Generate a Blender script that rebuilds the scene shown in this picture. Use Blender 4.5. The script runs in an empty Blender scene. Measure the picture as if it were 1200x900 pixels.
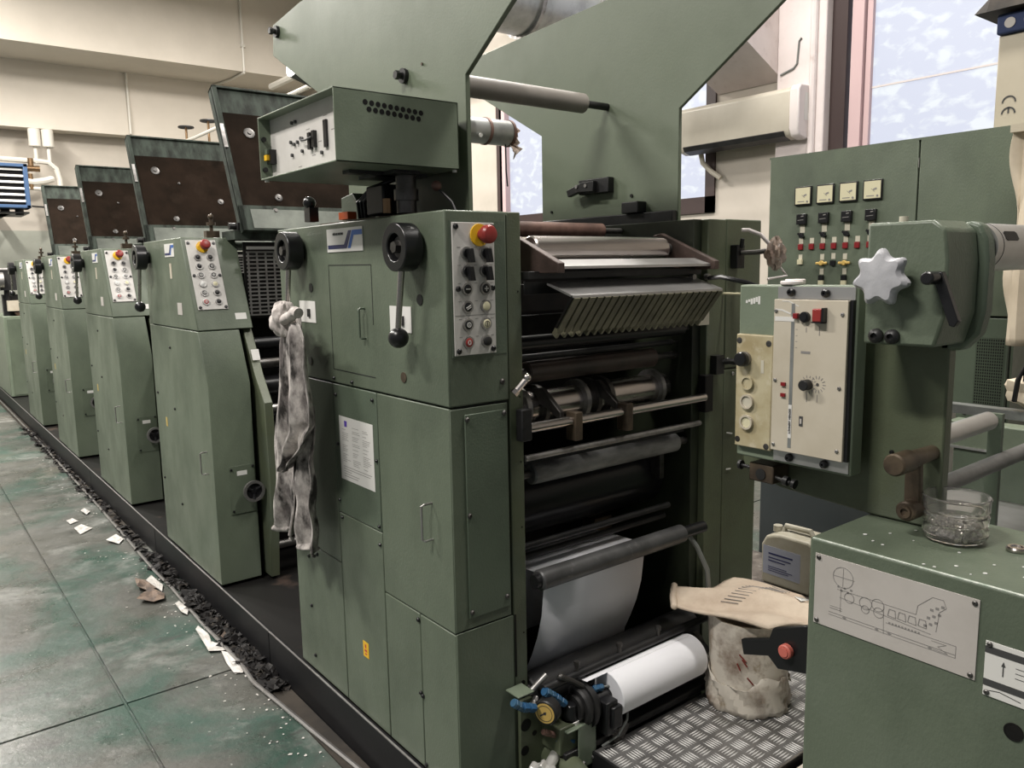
import bpy, bmesh, math, random
from mathutils import Vector as V3, Matrix
random.seed(4)
COL = bpy.context.scene.collection
PI = math.pi

# ------------------------------------------------------------------ materials
def mat(name, c, rough=.5, metal=0., c2=None, nscale=6., lo=.4, hi=.65, bump=0., bscale=300., c3=None, n3=1.5, lo3=.5, hi3=.7,
        rvar=0., coat=0., det=5., stretch=None, emit=None, estr=0., trans=0., alpha=1., ior=1.45, spec=.5):
    m = bpy.data.materials.new(name); m.use_nodes = True
    nt = m.node_tree; N = nt.nodes; L = nt.links
    b = N['Principled BSDF']
    def s(k, v):
        if k in b.inputs: b.inputs[k].default_value = v
    s('Base Color', (*c, 1)); s('Roughness', rough); s('Metallic', metal); s('Coat Weight', coat); s('Transmission Weight', trans); s('Alpha', alpha); s('IOR', ior); s('Specular IOR Level', spec)
    if emit: s('Emission Color', (*emit, 1)); s('Emission Strength', estr)
    co = N.new('ShaderNodeTexCoord').outputs['Object']
    if stretch:
        mp = N.new('ShaderNodeMapping'); mp.inputs['Scale'].default_value = stretch; L.new(co, mp.inputs[0]); cs = mp.outputs[0]
    else: cs = co
    def noise(sc, vec, d=det):
        n = N.new('ShaderNodeTexNoise'); n.inputs['Scale'].default_value = sc; n.inputs['Detail'].default_value = d
        n.inputs['Roughness'].default_value = .62; L.new(vec, n.inputs['Vector']); return n.outputs['Fac']
    def ramp(f, a, z):
        r = N.new('ShaderNodeMapRange'); r.inputs[1].default_value = a; r.inputs[2].default_value = z; L.new(f, r.inputs[0]); return r.outputs[0]
    def mix(f, a, z):
        x = N.new('ShaderNodeMix'); x.data_type = 'RGBA'; L.new(f, x.inputs[0])
        if isinstance(a, tuple): x.inputs[6].default_value = (*a, 1)
        else: L.new(a, x.inputs[6])
        x.inputs[7].default_value = (*z, 1); return x.outputs[2]
    out = None
    if c2:
        f = ramp(noise(nscale, cs), lo, hi); out = mix(f, c, c2)
        if rvar:
            q = N.new('ShaderNodeMapRange'); q.inputs[3].default_value = rough; q.inputs[4].default_value = rough + rvar
            L.new(f, q.inputs[0]); L.new(q.outputs[0], b.inputs['Roughness'])
    if c3: out = mix(ramp(noise(n3, co), lo3, hi3), out or c, c3)
    if out: L.new(out, b.inputs['Base Color'])
    if bump:
        bn = N.new('ShaderNodeBump'); bn.inputs['Strength'].default_value = bump; bn.inputs['Distance'].default_value = .002
        L.new(noise(bscale, cs, 2), bn.inputs['Height']); L.new(bn.outputs[0], b.inputs['Normal'])
    return m

M = {}
M['green'] = mat('green_hammer_paint', (.120, .146, .104), .36, c2=(.080, .100, .070), nscale=3, bump=.35, bscale=170, c3=(.14, .166, .125), n3=1.2, rvar=.15, stretch=(1, 1, .6))
M['green_d'] = mat('green_panel_paint', (.10, .128, .092), .36, c2=(.078, .10, .072), nscale=4, bump=.35, bscale=170, rvar=.12)
M['green_l'] = mat('green_light_paint', (.17, .205, .15), .4, c2=(.14, .17, .12), nscale=5, bump=.2, bscale=170)
M['green_flat'] = mat('green_plate_paint', (.125, .15, .105), .42, c2=(.10, .122, .082), nscale=2.2, bump=.12, bscale=120, c3=(.15, .175, .13), n3=1.0, rvar=.1)
M['green_dirty'] = mat('green_worn_paint', (.10, .118, .072), .4, c2=(.075, .083, .05), nscale=5, bump=.3, bscale=170, c3=(.125, .15, .11), n3=2.5)
M['green_seam'] = mat('green_recess_paint', (.012, .015, .011), .8)
M['blackp'] = mat('black_plastic', (.010, .010, .011), .28, bump=.05)
M['blackm'] = mat('black_metal', (.018, .018, .019), .42, metal=.3, c2=(.035, .034, .033), nscale=9)
M['blackk'] = mat('black_plinth', (.008, .008, .009), .45, spec=.25, c2=(.014, .014, .015), nscale=5, lo=.45, hi=.8, bump=.1, bscale=60)
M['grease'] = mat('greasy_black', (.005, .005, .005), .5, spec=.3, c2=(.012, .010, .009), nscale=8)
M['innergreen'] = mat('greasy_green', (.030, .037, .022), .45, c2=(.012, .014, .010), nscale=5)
M['chrome'] = mat('chrome', (.60, .56, .54), .2, metal=1., c2=(.42, .37, .35), nscale=5, rvar=.12, stretch=(.3, 1, 1))
M['steel'] = mat('worn_steel', (.42, .41, .40), .4, metal=.9, c2=(.22, .21, .20), nscale=12, rvar=.2)
M['dsteel'] = mat('dark_steel', (.13, .125, .12), .42, metal=.8, c2=(.06, .055, .05), nscale=10)
M['greyroll'] = mat('grey_roller_sleeve', (.17, .17, .165), .42, metal=.45, c2=(.10, .10, .10), nscale=9, c3=(.25, .24, .24), n3=20, lo3=.6, hi3=.8)
M['beigeroll'] = mat('beige_grey_sleeve', (.27, .245, .22), .45, c2=(.22, .20, .18), nscale=5)
M['trayarm'] = mat('brownish_steel', (.10, .068, .058), .45, metal=.3, c2=(.05, .035, .03), nscale=9)
M['finger'] = mat('olive_guard_finger', (.19, .18, .12), .45, c2=(.11, .105, .07), nscale=9)
M['darksleeve'] = mat('dark_grey_sleeve', (.10, .10, .10), .42, metal=.4, c2=(.055, .055, .055), nscale=9, c3=(.18, .18, .175), n3=25, lo3=.62, hi3=.8)
M['sheet_l'] = mat('greenish_sheet_metal', (.14, .155, .13), .45, metal=.2, c2=(.08, .09, .075), nscale=6)
M['inkroll'] = mat('inked_roller_sleeve', (.30, .30, .29), .5, metal=.2, c2=(.06, .06, .06), nscale=11, lo=.35, hi=.7, stretch=(.35, 1, 1))
M['copper'] = mat('rusty_brown_roller', (.20, .115, .09), .5, metal=.2, c2=(.09, .05, .04), nscale=12)
M['brownroll'] = mat('brown_rubber', (.065, .045, .036), .4, c2=(.03, .024, .02), nscale=8)
M['brownpanel'] = mat('stained_brown_panel', (.020, .013, .009), .8, spec=.05, c2=(.010, .008, .006), nscale=4, c3=(.032, .022, .016), n3=7, lo3=.55, hi3=.8, rvar=.2)
M['hood'] = mat('dirty_green_guard', (.055, .068, .056), .65, spec=.15, c2=(.022, .025, .021), nscale=7, stretch=(3, 1, 1))
M['galv'] = mat('galvanised_sheet', (.42, .43, .42), .38, metal=.75, c2=(.3, .31, .30), nscale=8)
M['alu'] = mat('aluminium', (.55, .54, .53), .36, metal=.85, c2=(.42, .41, .40), nscale=4)
M['tread'] = mat('aluminium_tread', (.27, .265, .26), .38, metal=.6, c2=(.13, .125, .12), nscale=6, lo=.4, hi=.72)
M['treadbar'] = mat('aluminium_tread_ridge', (.80, .79, .77), .38, metal=.2, c2=(.5, .48, .46), nscale=7, lo=.5, hi=.8)
M['white_panel'] = mat('white_enamel_panel', (.60, .58, .55), .4, c2=(.52, .50, .47), nscale=6)
M['cream_panel'] = mat('cream_panel', (.52, .47, .38), .4, c2=(.44, .39, .30), nscale=5)
M['yellowed'] = mat('yellowed_plate', (.47, .42, .28), .45, c2=(.33, .27, .15), nscale=9, c3=(.55, .50, .38), n3=30, lo3=.55, hi3=.75)
M['labelw'] = mat('white_label', (.66, .65, .62), .4)
M['diagplate'] = mat('grey_pink_plate', (.47, .44, .41), .35, c2=(.42, .39, .36), nscale=8)
M['ink'] = mat('print_ink', (.05, .05, .05), .6)
M['inkgrey'] = mat('faded_print', (.22, .21, .20), .6)
M['inkred'] = mat('red_print', (.45, .06, .06), .6)
M['navy'] = mat('navy_print', (.02, .025, .10), .4)
M['blue'] = mat('blue_print', (.02, .11, .42), .4)
M['purple'] = mat('purple_stamp', (.10, .06, .35), .6)
M['red'] = mat('red_plastic', (.26, .03, .026), .35)
M['dred'] = mat('dark_red_plastic', (.20, .012, .015), .35)
M['orange'] = mat('orange_plastic', (.55, .10, .02), .45)
M['pinkred'] = mat('faded_red_knob', (.50, .13, .10), .5)
M['yellow'] = mat('yellow_plastic', (.75, .45, .02), .45)
M['ivory'] = mat('ivory_button', (.62, .58, .40), .35)
M['whiteb'] = mat('white_button', (.6, .6, .58), .4)
M['starknob'] = mat('grey_star_knob', (.43, .43, .45), .42, c2=(.36, .36, .38), nscale=12, bump=.2, bscale=150)
M['rust'] = mat('worn_bronze', (.105, .078, .052), .42, metal=.3, c2=(.05, .036, .026), nscale=14)
M['paper'] = mat('white_paper', (.72, .72, .76), .7)
M['paperroll'] = mat('bright_paper_roll', (.82, .82, .85), .6)
M['scrap'] = mat('torn_paper', (.62, .60, .57), .8, c2=(.40, .38, .35), nscale=25)
M['scrapb'] = mat('brown_dirty_paper', (.22, .16, .12), .8, c2=(.10, .08, .07), nscale=20)
M['debris'] = mat('black_debris', (.010, .009, .009), .6, spec=.2, c2=(.10, .085, .07), nscale=30, lo=.55, hi=.8)
M['kraft'] = mat('kraft_paper', (.62, .52, .41), .8, c2=(.48, .38, .29), nscale=9, bump=1., bscale=28)
M['bucket'] = mat('stained_white_plastic', (.64, .59, .51), .5, c2=(.20, .14, .10), nscale=8, lo=.46, hi=.66, c3=(.30, .24, .17), n3=22, lo3=.56, hi3=.72)
M['blood'] = mat('red_ink_stain', (.22, .04, .03), .6)
M['rag'] = mat('ink_stained_cloth', (.56, .52, .49), .9, c2=(.03, .027, .025), nscale=9, lo=.42, hi=.60, bump=.5, bscale=200, c3=(.16, .14, .135), n3=16, lo3=.46, hi3=.7, stretch=(1.6, 1.6, .8))
M['ragtop'] = mat('clean_cloth', (.60, .55, .52), .9, c2=(.30, .27, .25), nscale=22, bump=.6, bscale=150)
M['cloth'] = mat('cream_cloth', (.62, .54, .42), .9, c2=(.52, .44, .33), nscale=4)
M['plasticbag'] = mat('crumpled_clear_plastic', (.5, .42, .36), .25, c2=(.25, .17, .13), nscale=14, coat=.5)
M['wall'] = mat('painted_plaster', (.64, .585, .505), .8, c2=(.58, .53, .455), nscale=1.2, c3=(.61, .56, .48), n3=.5)
M['wallr'] = mat('flaking_white_plaster', (.70, .63, .61), .85, c2=(.62, .55, .53), nscale=2.2, bump=.4, bscale=25, c3=(.50, .42, .40), n3=9, lo3=.6, hi3=.8)
M['wallb'] = mat('beige_plaster', (.50, .455, .395), .85, c2=(.45, .41, .35), nscale=2)
M['walllow'] = mat('grey_green_plaster', (.36, .37, .32), .8, c2=(.32, .33, .28), nscale=3)
M['darkbrown'] = mat('dark_brown_frame', (.045, .028, .026), .5)
M['pinkframe'] = mat('weathered_pink_frame', (.58, .42, .42), .6)
M['pipew'] = mat('white_pipe', (.66, .63, .56), .4)
M['brass'] = mat('brass', (.22, .14, .075), .35, metal=.8)
M['heatblue'] = mat('blue_heater_frame', (.05, .10, .20), .4)
M['acw'] = mat('aged_white_plastic', (.52, .48, .40), .42, c2=(.46, .42, .345), nscale=2)
M['acside'] = mat('white_side_plastic', (.68, .62, .60), .45)
M['slate'] = mat('slate_blue_metal', (.045, .055, .058), .5, c2=(.055, .065, .068), nscale=3)
M['jerry'] = mat('cloudy_plastic', (.42, .40, .33), .4, c2=(.36, .33, .25), nscale=8)
M['jlabel'] = mat('pale_blue_label', (.36, .38, .46), .5)
M['fitting'] = mat('blue_fitting', (.02, .085, .19), .35, c2=(.06, .13, .19), nscale=40)
M['gauge'] = mat('yellow_dial', (.62, .42, .12), .4)
M['knobal'] = mat('cast_aluminium', (.66, .65, .62), .35, metal=.5)
M['hose'] = mat('grey_hose', (.16, .17, .16), .5)
M['glass'] = mat('clear_plastic', (.95, .93, .90), .08, trans=.95, ior=1.25)
M['screws'] = mat('shiny_screws', (.6, .58, .55), .25, metal=.9)
M['goldstrip'] = mat('gold_strip', (.5, .36, .10), .4)
M['bluecloth'] = mat('dark_blue_cloth', (.03, .045, .11), .8)
M['beigebox'] = mat('beige_painted_metal', (.50, .45, .35), .5, c2=(.46, .41, .31), nscale=3)
M['ceil'] = mat('ceiling_plaster', (.6, .57, .52), .9)
M['tagp'] = mat('paper_tag', (.50, .47, .38), .7)
M['channel'] = mat('dirty_floor_strip', (.05, .042, .034), .7, spec=.2, c2=(.028, .025, .022), nscale=7, lo=.4, hi=.6)
M['channelgrey'] = mat('scuffed_grey_floor', (.16, .14, .12), .6, c2=(.06, .05, .045), nscale=9, c3=(.30, .28, .25), n3=14, lo3=.58, hi3=.75)
M['wornhighlight'] = mat('worn_edge_highlight', (.30, .36, .29), .4, c2=(.62, .64, .58), nscale=40)  # bare wear, with the edge's highlight put into the pale colour
M['darkdrive'] = mat('dark_base_floor', (.012, .0115, .011), .4, spec=.3, c2=(.06, .042, .034), nscale=3.5, lo=.58, hi=.72)

def floor_mat():
    m = bpy.data.materials.new('worn_green_floor_paint'); m.use_nodes = True
    nt = m.node_tree; N = nt.nodes; L = nt.links; b = N['Principled BSDF']
    co = N.new('ShaderNodeTexCoord').outputs['Object']
    def noise(sc, d=6, r=.6, dist=0):
        n = N.new('ShaderNodeTexNoise'); n.inputs['Scale'].default_value = sc; n.inputs['Detail'].default_value = d
        n.inputs['Roughness'].default_value = r; n.inputs['Distortion'].default_value = dist; L.new(co, n.inputs['Vector']); return n.outputs['Fac']
    def ramp(f, a, z, o0=0., o1=1.):
        r = N.new('ShaderNodeMapRange'); r.inputs[1].default_value = a; r.inputs[2].default_value = z
        r.inputs[3].default_value = o0; r.inputs[4].default_value = o1; L.new(f, r.inputs[0]); return r.outputs[0]
    def mix(f, a, z):
        x = N.new('ShaderNodeMix'); x.data_type = 'RGBA'; L.new(f, x.inputs[0])
        for i, c in ((6, a), (7, z)):
            if isinstance(c, tuple): x.inputs[i].default_value = (*c, 1)
            else: L.new(c, x.inputs[i])
        return x.outputs[2]
    c = mix(ramp(noise(1.1, 8, .62, .6), .41, .54), (.034, .070, .054), (.085, .085, .075))
    c = mix(ramp(noise(2.6, 8, .7, .4), .52, .70), c, (.22, .225, .21))
    c = mix(ramp(noise(4.2, 8, .7), .54, .72), c, (.045, .048, .042))
    c = mix(ramp(noise(.8, 7, .6, 1.), .58, .74), c, (.13, .11, .085))
    c = mix(ramp(noise(26, 5, .7), .55, .72), c, (.045, .048, .044))
    c = mix(ramp(noise(9, 8, .75, .8), .55, .68), c, (.05, .052, .048))
    c = mix(ramp(noise(38, 4, .7), .66, .74), c, (.5, .5, .47))
    L.new(c, b.inputs['Base Color'])
    L.new(ramp(noise(3.5, 8, .7), .35, .7, .22, .55), b.inputs['Roughness'])
    bp = N.new('ShaderNodeBump'); bp.inputs['Strength'].default_value = .5; bp.inputs['Distance'].default_value = .004
    L.new(noise(22, 6, .7), bp.inputs['Height']); L.new(bp.outputs[0], b.inputs['Normal'])
    return m
M['floor'] = floor_mat()

WIN = .66
def window_mat():
    m = bpy.data.materials.new('frosted_daylit_glass'); m.use_nodes = True
    nt = m.node_tree; N = nt.nodes; L = nt.links; b = N['Principled BSDF']
    co = N.new('ShaderNodeTexCoord').outputs['Object']
    n = N.new('ShaderNodeTexNoise'); n.inputs['Scale'].default_value = 6.5; n.inputs['Detail'].default_value = 4; n.inputs['Distortion'].default_value = .35
    mp = N.new('ShaderNodeMapping'); mp.inputs['Scale'].default_value = (1, 1, 1.8); L.new(co, mp.inputs[0]); L.new(mp.outputs[0], n.inputs['Vector'])
    r = N.new('ShaderNodeMapRange'); r.inputs[1].default_value = .50; r.inputs[2].default_value = .64; L.new(n.outputs['Fac'], r.inputs[0])
    x = N.new('ShaderNodeMix'); x.data_type = 'RGBA'; x.inputs[6].default_value = (.72, .76, .90, 1); x.inputs[7].default_value = (.90, .95, 1.0, 1)
    L.new(r.outputs[0], x.inputs[0]); L.new(x.outputs[2], b.inputs['Emission Color']); b.inputs['Emission Strength'].default_value = WIN
    b.inputs['Base Color'].default_value = (.03, .03, .03, 1); b.inputs['Roughness'].default_value = .4
    return m
M['window'] = window_mat()

# ------------------------------------------------------------------ geometry helpers
class F:                                   # a flat frame on a surface: u right, v up, n out
    def __init__(s, o, U, Vv, N): s.o, s.U, s.V, s.N = V3(o), V3(U).normalized(), V3(Vv).normalized(), V3(N).normalized()
    def __call__(s, u, v, n=0): return s.o + s.U*u + s.V*v + s.N*n
def FX(x, y, z): return F((x, y, z), (0, -1, 0), (0, 0, 1), (-1, 0, 0))   # faces the aisle
def FY(x, y, z): return F((x, y, z), (1, 0, 0), (0, 0, 1), (0, -1, 0))    # faces the line's end

class MB:
    def __init__(s): s.v = []; s.f = []
    def add(s, vs, fs):
        n = len(s.v); s.v += [V3(p) for p in vs]; s.f += [tuple(i+n for i in f) for f in fs]; return s
    def box(s, x0, x1, y0, y1, z0, z1): return s.boxf(F((0,0,0),(1,0,0),(0,1,0),(0,0,1)), x0, x1, y0, y1, z0, z1)
    def boxf(s, f, u0, u1, v0, v1, n0, n1):
        return s.add([f(u, v, n) for u in (u0, u1) for v in (v0, v1) for n in (n0, n1)],
                     [(0,1,3,2),(4,6,7,5),(0,4,5,1),(2,3,7,6),(0,2,6,4),(1,5,7,3)])
    def prismf(s, f, pts, n0, n1):
        k = len(pts); vs = [f(u, v, n0) for u, v in pts] + [f(u, v, n1) for u, v in pts]
        return s.add(vs, [tuple(range(k)), tuple(range(2*k-1, k-1, -1))] + [(i, (i+1) % k, k+(i+1) % k, k+i) for i in range(k)])
    def prismx(s, pts, x0, x1): return s.prismf(F((0,0,0),(0,1,0),(0,0,1),(1,0,0)), pts, x0, x1)   # (y,z) outline
    def lathe(s, o, ax, prof, n=28):       # prof: (distance along axis, radius)
        o = V3(o); ax = V3(ax).normalized(); a = ax.orthogonal().normalized(); b = ax.cross(a)
        base = len(s.v); vs = []; fs = []
        for t, r in prof:
            for k in range(n):
                q = 2*PI*k/n; vs.append(o + ax*t + (a*math.cos(q) + b*math.sin(q))*max(r, 1e-5))
        for i in range(len(prof)-1):
            for k in range(n): fs.append((i*n+k, i*n+(k+1) % n, (i+1)*n+(k+1) % n, (i+1)*n+k))
        fs.append(tuple(range(n-1, -1, -1))); fs.append(tuple((len(prof)-1)*n+k for k in range(n)))
        return s.add(vs, fs)
    def cyl(s, p, q, r, r2=None, n=24, c=0.):
        p, q = V3(p), V3(q); h = (q-p).length; r2 = r if r2 is None else r2
        pr = [(0, r-c), (c, r), (h-c, r2), (h, r2-c)] if c else [(0, r), (h, r2)]
        return s.lathe(p, q-p, pr, n)
    def cylf(s, f, u, v, n0, n1, r, n=20, c=0.): return s.cyl(f(u, v, n0), f(u, v, n1), r, n=n, c=c)
    def ball(s, o, r, n=20, sq=1.):
        return s.lathe(V3(o) - V3((0, 0, r*sq)), (0, 0, 1), [(r*sq - r*sq*math.cos(PI*i/12), r*math.sin(PI*i/12)) for i in range(13)], n)
    def tube(s, pts, r, n=8, closed=False):
        P = [V3(p) for p in pts]; vs = []; fs = []; k = len(P); up = None
        for i, p in enumerate(P):
            t = ((P[(i+1) % k] if closed or i < k-1 else p) - (P[i-1] if closed or i else p)).normalized()
            if up is None: up = t.orthogonal().normalized()
            up = (up - t*up.dot(t)).normalized(); b = t.cross(up)
            for j in range(n):
                q = 2*PI*j/n; vs.append(p + (up*math.cos(q) + b*math.sin(q))*r)
        for i in range(k if closed else k-1):
            for j in range(n): fs.append((i*n+j, i*n+(j+1) % n, ((i+1) % k)*n+(j+1) % n, ((i+1) % k)*n+j))
        if not closed: fs.append(tuple(range(n-1, -1, -1))); fs.append(tuple((k-1)*n+j for j in range(n)))
        return s.add(vs, fs)
    def ring(s, o, ax, R, r, n=28, m=8):
        o = V3(o); ax = V3(ax).normalized(); a = ax.orthogonal().normalized(); b = ax.cross(a)
        return s.tube([o + (a*math.cos(2*PI*k/n) + b*math.sin(2*PI*k/n))*R for k in range(n)], r, m, True)
    def annulus(s, o, ax, R, r, h, n=28):
        o = V3(o); ax = V3(ax).normalized(); a = ax.orthogonal().normalized(); b = ax.cross(a); vs = []; fs = []
        for t, q in ((0, R), (h, R), (h, r), (0, r)):
            for k in range(n): vs.append(o + ax*t + (a*math.cos(2*PI*k/n) + b*math.sin(2*PI*k/n))*q)
        for i in range(4):
            for k in range(n): fs.append((i*n+k, i*n+(k+1) % n, ((i+1) % 4)*n+(k+1) % n, ((i+1) % 4)*n+k))
        return s.add(vs, fs)
    def line(s, f, pts, w, n=.0005, closed=False):
        P = list(pts) + ([pts[0]] if closed else [])
        for (a, b), (c, d) in zip(P, P[1:]):
            l = math.hypot(c-a, d-b)
            if l < 1e-6: continue
            g = F(f(a, b, 0), f.U*(c-a) + f.V*(d-b), -f.U*(d-b) + f.V*(c-a), f.N)
            s.boxf(g, 0, l, -w/2, w/2, 0, n)
        return s
    def circ(s, f, u, v, r, w, n=.0005): return s.line(f, [(u+r*math.cos(k*PI/10), v+r*math.sin(k*PI/10)) for k in range(20)], w, n, True)

ORG = {}
def link(o, parent):
    COL.objects.link(o)
    if parent: o.parent = parent
def obj(name, mb, m, parent=None, bev=0., org=None, smooth=True, label=None, solid=0., sub=0, kind=None, seg=2):
    """One mesh object. Mesh points are world points; the parent's origin is taken off."""
    me = bpy.data.meshes.new(name)
    if parent: o0 = ORG[parent.name]
    else: o0 = V3(org) if org else V3((0, 0, 0))
    bm = bmesh.new(); vs = [bm.verts.new(p - o0) for p in mb.v]
    for f in mb.f:
        try: bm.faces.new([vs[i] for i in f])
        except ValueError: pass
    bmesh.ops.recalc_face_normals(bm, faces=bm.faces)
    bm.to_mesh(me); bm.free()
    if smooth:
        me.shade_smooth(); me.set_sharp_from_angle(angle=math.radians(32))
    me.materials.append(M[m])
    o = bpy.data.objects.new(name, me); link(o, parent)
    if not parent: o.location = o0
    ORG[o.name] = o0
    if solid:
        q = o.modifiers.new('solid', 'SOLIDIFY'); q.thickness = solid; q.offset = 0
    if sub:
        q = o.modifiers.new('sub', 'SUBSURF'); q.levels = q.render_levels = sub
    if bev:
        q = o.modifiers.new('bevel', 'BEVEL'); q.width = bev; q.segments = seg; q.limit_method = 'ANGLE'; q.angle_limit = math.radians(40)
    if label: o['label'] = label
    if kind: o['kind'] = kind
    return o
def tag(o, label, cat, group=None):
    o['label'] = label; o['category'] = cat
    if group: o['group'] = group
    return o
def thing(name, loc, label, cat, group=None):
    o = bpy.data.objects.new(name, None); COL.objects.link(o); o.location = loc; o.empty_display_size = .1
    ORG[o.name] = V3(loc); return tag(o, label, cat, group)
def struct(name, mb, m, bev=0., parent=None):
    o = obj(name, mb, m, parent, bev); o['kind'] = 'structure'; return o
def text(name, body, f, size, m, parent, align='CENTER', n=.0006, rot=0., sx=1.):
    cu = bpy.data.curves.new(name, 'FONT'); cu.body = body; cu.size = size; cu.align_x = align; cu.align_y = 'CENTER'; cu.extrude = .0004
    t = bpy.data.objects.new(name, cu); COL.objects.link(t)
    bpy.context.view_layer.update()
    me = bpy.data.meshes.new_from_object(t.evaluated_get(bpy.context.evaluated_depsgraph_get()))
    bpy.data.objects.remove(t)
    o0 = ORG[parent.name]; c, s_ = math.cos(rot), math.sin(rot)
    for v in me.vertices:
        x, y = v.co.x*sx, v.co.y
        v.co = f(c*x - s_*y, s_*x + c*y, n + v.co.z) - o0
    me.materials.clear(); me.materials.append(M[m]); me.name = name
    o = bpy.data.objects.new(name, me); link(o, parent); ORG[o.name] = o0
    return o
def copy_tree(o, parent=None):
    c = o.copy(); COL.objects.link(c); c.parent = parent
    for ch in list(o.children): copy_tree(ch, c)
    return c

# ------------------------------------------------------------------ the setting
fl = MB()
fl.box(-8, 6, -5, 13.4, -.06, -.012)
xs = [-8, -5.5, -2.48, .545, 6]; ys = [-5, -.6, 3.03, 6.68, 10.3, 13.4]
for a, b in zip(xs, xs[1:]):
    for c, d in zip(ys, ys[1:]): fl.box(a+.005, b-.005, c+.005, d-.005, -.02, 0)
struct('floor', fl, 'floor', bev=.002)

w = MB(); w.box(-8, 6, 13.3, 13.5, 0, 3.6); struct('wall_back', w, 'wallb')
w = MB(); w.box(-8, 6, 13.28, 13.32, 0, 2.2); struct('trim_1', w, 'walllow')
w = MB(); w.box(-8, 6, 13.0, 13.5, 3.58, 4.47); struct('trim_2', w, 'wall')
w = MB(); w.box(-8, 6, 12.0, 13.5, 4.465, 6.0); struct('trim_3', w, 'wall')
for k, (x, y, z0, z1) in enumerate([(4.49, 12.0, 4.465, 6.0), (3.11, 13.0, 3.6, 4.46)]):
    p = MB(); p.tube([(x, y-.03, z0), (x, y-.03, z1)], .018)
    if k == 0: p.tube([(x, y-.03, z0+.05), (x, y-.03, z0-.02), (x-.02, y+.5, z0-.02), (x-.1, y+.98, z0-.02)], .018); p.box(x-.03, x+.03, y-.05, y, 4.8, 4.84)
    tag(obj('conduit_pipe', p, 'pipew'), ['thin pale conduit pipe running up the high beam and bending under it', 'short thin pipe up the lower wall band left of the other conduit'][k], 'pipe')

# right wall with its two windows
X = 5.8
w = MB()
w.box(X, X+.3, 7.62, 13.4, 0, 6); w.box(X, X+.3, 4.50, 7.62, 0, 2.0); w.box(X, X+.3, 4.50, 7.62, 3.9, 6)
w.box(X, X+.3, 3.44, 4.50, 0, 6)
w.box(X, X+.3, 1.3, 3.44, 0, 1.75); w.box(X, X+.3, 1.3, 3.44, 4.6, 6); w.box(X, X+.3, -5, 1.3, 0, 6)
struct('wall_right', w, 'wallb')
w = MB()   # projecting bright column with a haunched beam above the air conditioner
w.box(X-.10, X, 3.44, 3.85, 0, 6)
struct('trim_4', w, 'wallr', bev=.01)
w = MB(); w.prismf(F((0, 0, 0), (1, 0, 0), (0, 0, 1), (0, -1, 0)), [(5.79, 2.98), (5.0, 3.35), (5.0, 5.99), (5.79, 5.99)], -4.48, -3.852); struct('trim_5', w, 'wallr')
w = MB(); w.tube([(X-.106, 3.815, 3.0), (X-.106, 3.70, 3.03), (X-.106, 3.672, 3.06), (X-.106, 3.66, 3.22), (X-.106, 3.64, 3.24)], .008, 6)
tag(obj('wall_cable', w, 'hose'), 'thin dark cable stuck to the flaking column above the air conditioner', 'cable')
w = MB(); w.tube([(X-.11, 3.53, 0), (X-.11, 3.53, 5.9)], .028, 10)
tag(obj('heating_pipe', w, 'wallr'), 'plaster coloured vertical pipe beside the tall window', 'pipe')
def window(name, y0, y1, z0, z1, fw, sill):
    fr = MB(); g = MB()
    for a, b, c, d in ((y0, y0+fw, z0, z1), (y1-fw, y1, z0, z1), (y0, y1, z0, z0+sill), (y0, y1, z1-fw, z1)): fr.box(X-.02, X+.10, a, b, c, d)
    o = struct(name, fr, 'darkbrown')
    g.box(X+.06, X+.07, y0+fw*.5, y1-fw*.5, z0+sill*.5, z1-fw*.5)
    struct('window_pane', g, 'window', parent=o)
    return o
wa = window('window_1', 4.50, 7.62, 2.0, 3.9, .10, .14)
g = MB(); g.box(X-.02, X+.05, 7.46, 7.56, 2.1, 3.85); struct('window_casing', g, 'pinkframe', parent=wa)
wb = window('window_2', 1.3, 3.44, 1.75, 4.6, .12, .10)
g = MB(); g.box(X-.01, X+.055, 3.20, 3.29, 1.8, 4.5); g.box(X+.02, X+.055, 3.15, 3.19, 1.8, 4.5); struct('window_casing', g, 'pinkframe', parent=wb)
g = MB(); g.box(X+.045, X+.058, 1.42, 3.2, 2.80, 2.812); struct('glazing_bar', g, 'acside', parent=wb)
g = MB(); g.line(FX(X+.055, 0, 0), [(-2.1, 2.66), (-2.12, 2.84)], .006); g.line(FX(X+.055, 0, 0), [(-2.81, 2.20), (-2.80, 2.32)], .005)
struct('window_crack', g, 'ink', parent=wb)
w = MB(); w.box(-8, 6, -5, 13.5, 6, 6.2); struct('ceiling', w, 'ceil')

# air conditioner
ac = thing('air_conditioner', (5.55, 4.1, 2.5), 'aged white split air conditioner on the wall between the windows', 'air conditioner')
b = MB(); b.prismf(F((5.55, 0, 0), (1, 0, 0), (0, 0, 1), (0, -1, 0)), [(0, 2.56), (0, 2.84), (.03, 2.87), (-0.0+.2, 2.87), (.2, 2.5), (.10, 2.49), (.03, 2.51)], -4.72, -3.63)
obj('casing', b, 'acw', ac, bev=.01)
b = MB(); b.prismf(F((5.54, 0, 0), (1, 0, 0), (0, 0, 1), (0, -1, 0)), [(0, 2.56), (0, 2.84), (.03, 2.88), (.21, 2.88), (.21, 2.49), (.11, 2.48), (.03, 2.50)], -3.63, -3.55)
obj('end_cap', b, 'acside', ac, bev=.012)
b = MB(); b.prismf(F((5.55, 0, 0), (1, 0, 0), (0, 0, 1), (0, -1, 0)), [(.0, 2.545), (.02, 2.51), (.10, 2.485), (.10, 2.50), (.03, 2.53), (.01, 2.555)], -4.66, -3.68)
obj('air_outlet', b, 'blackm', ac)
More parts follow.
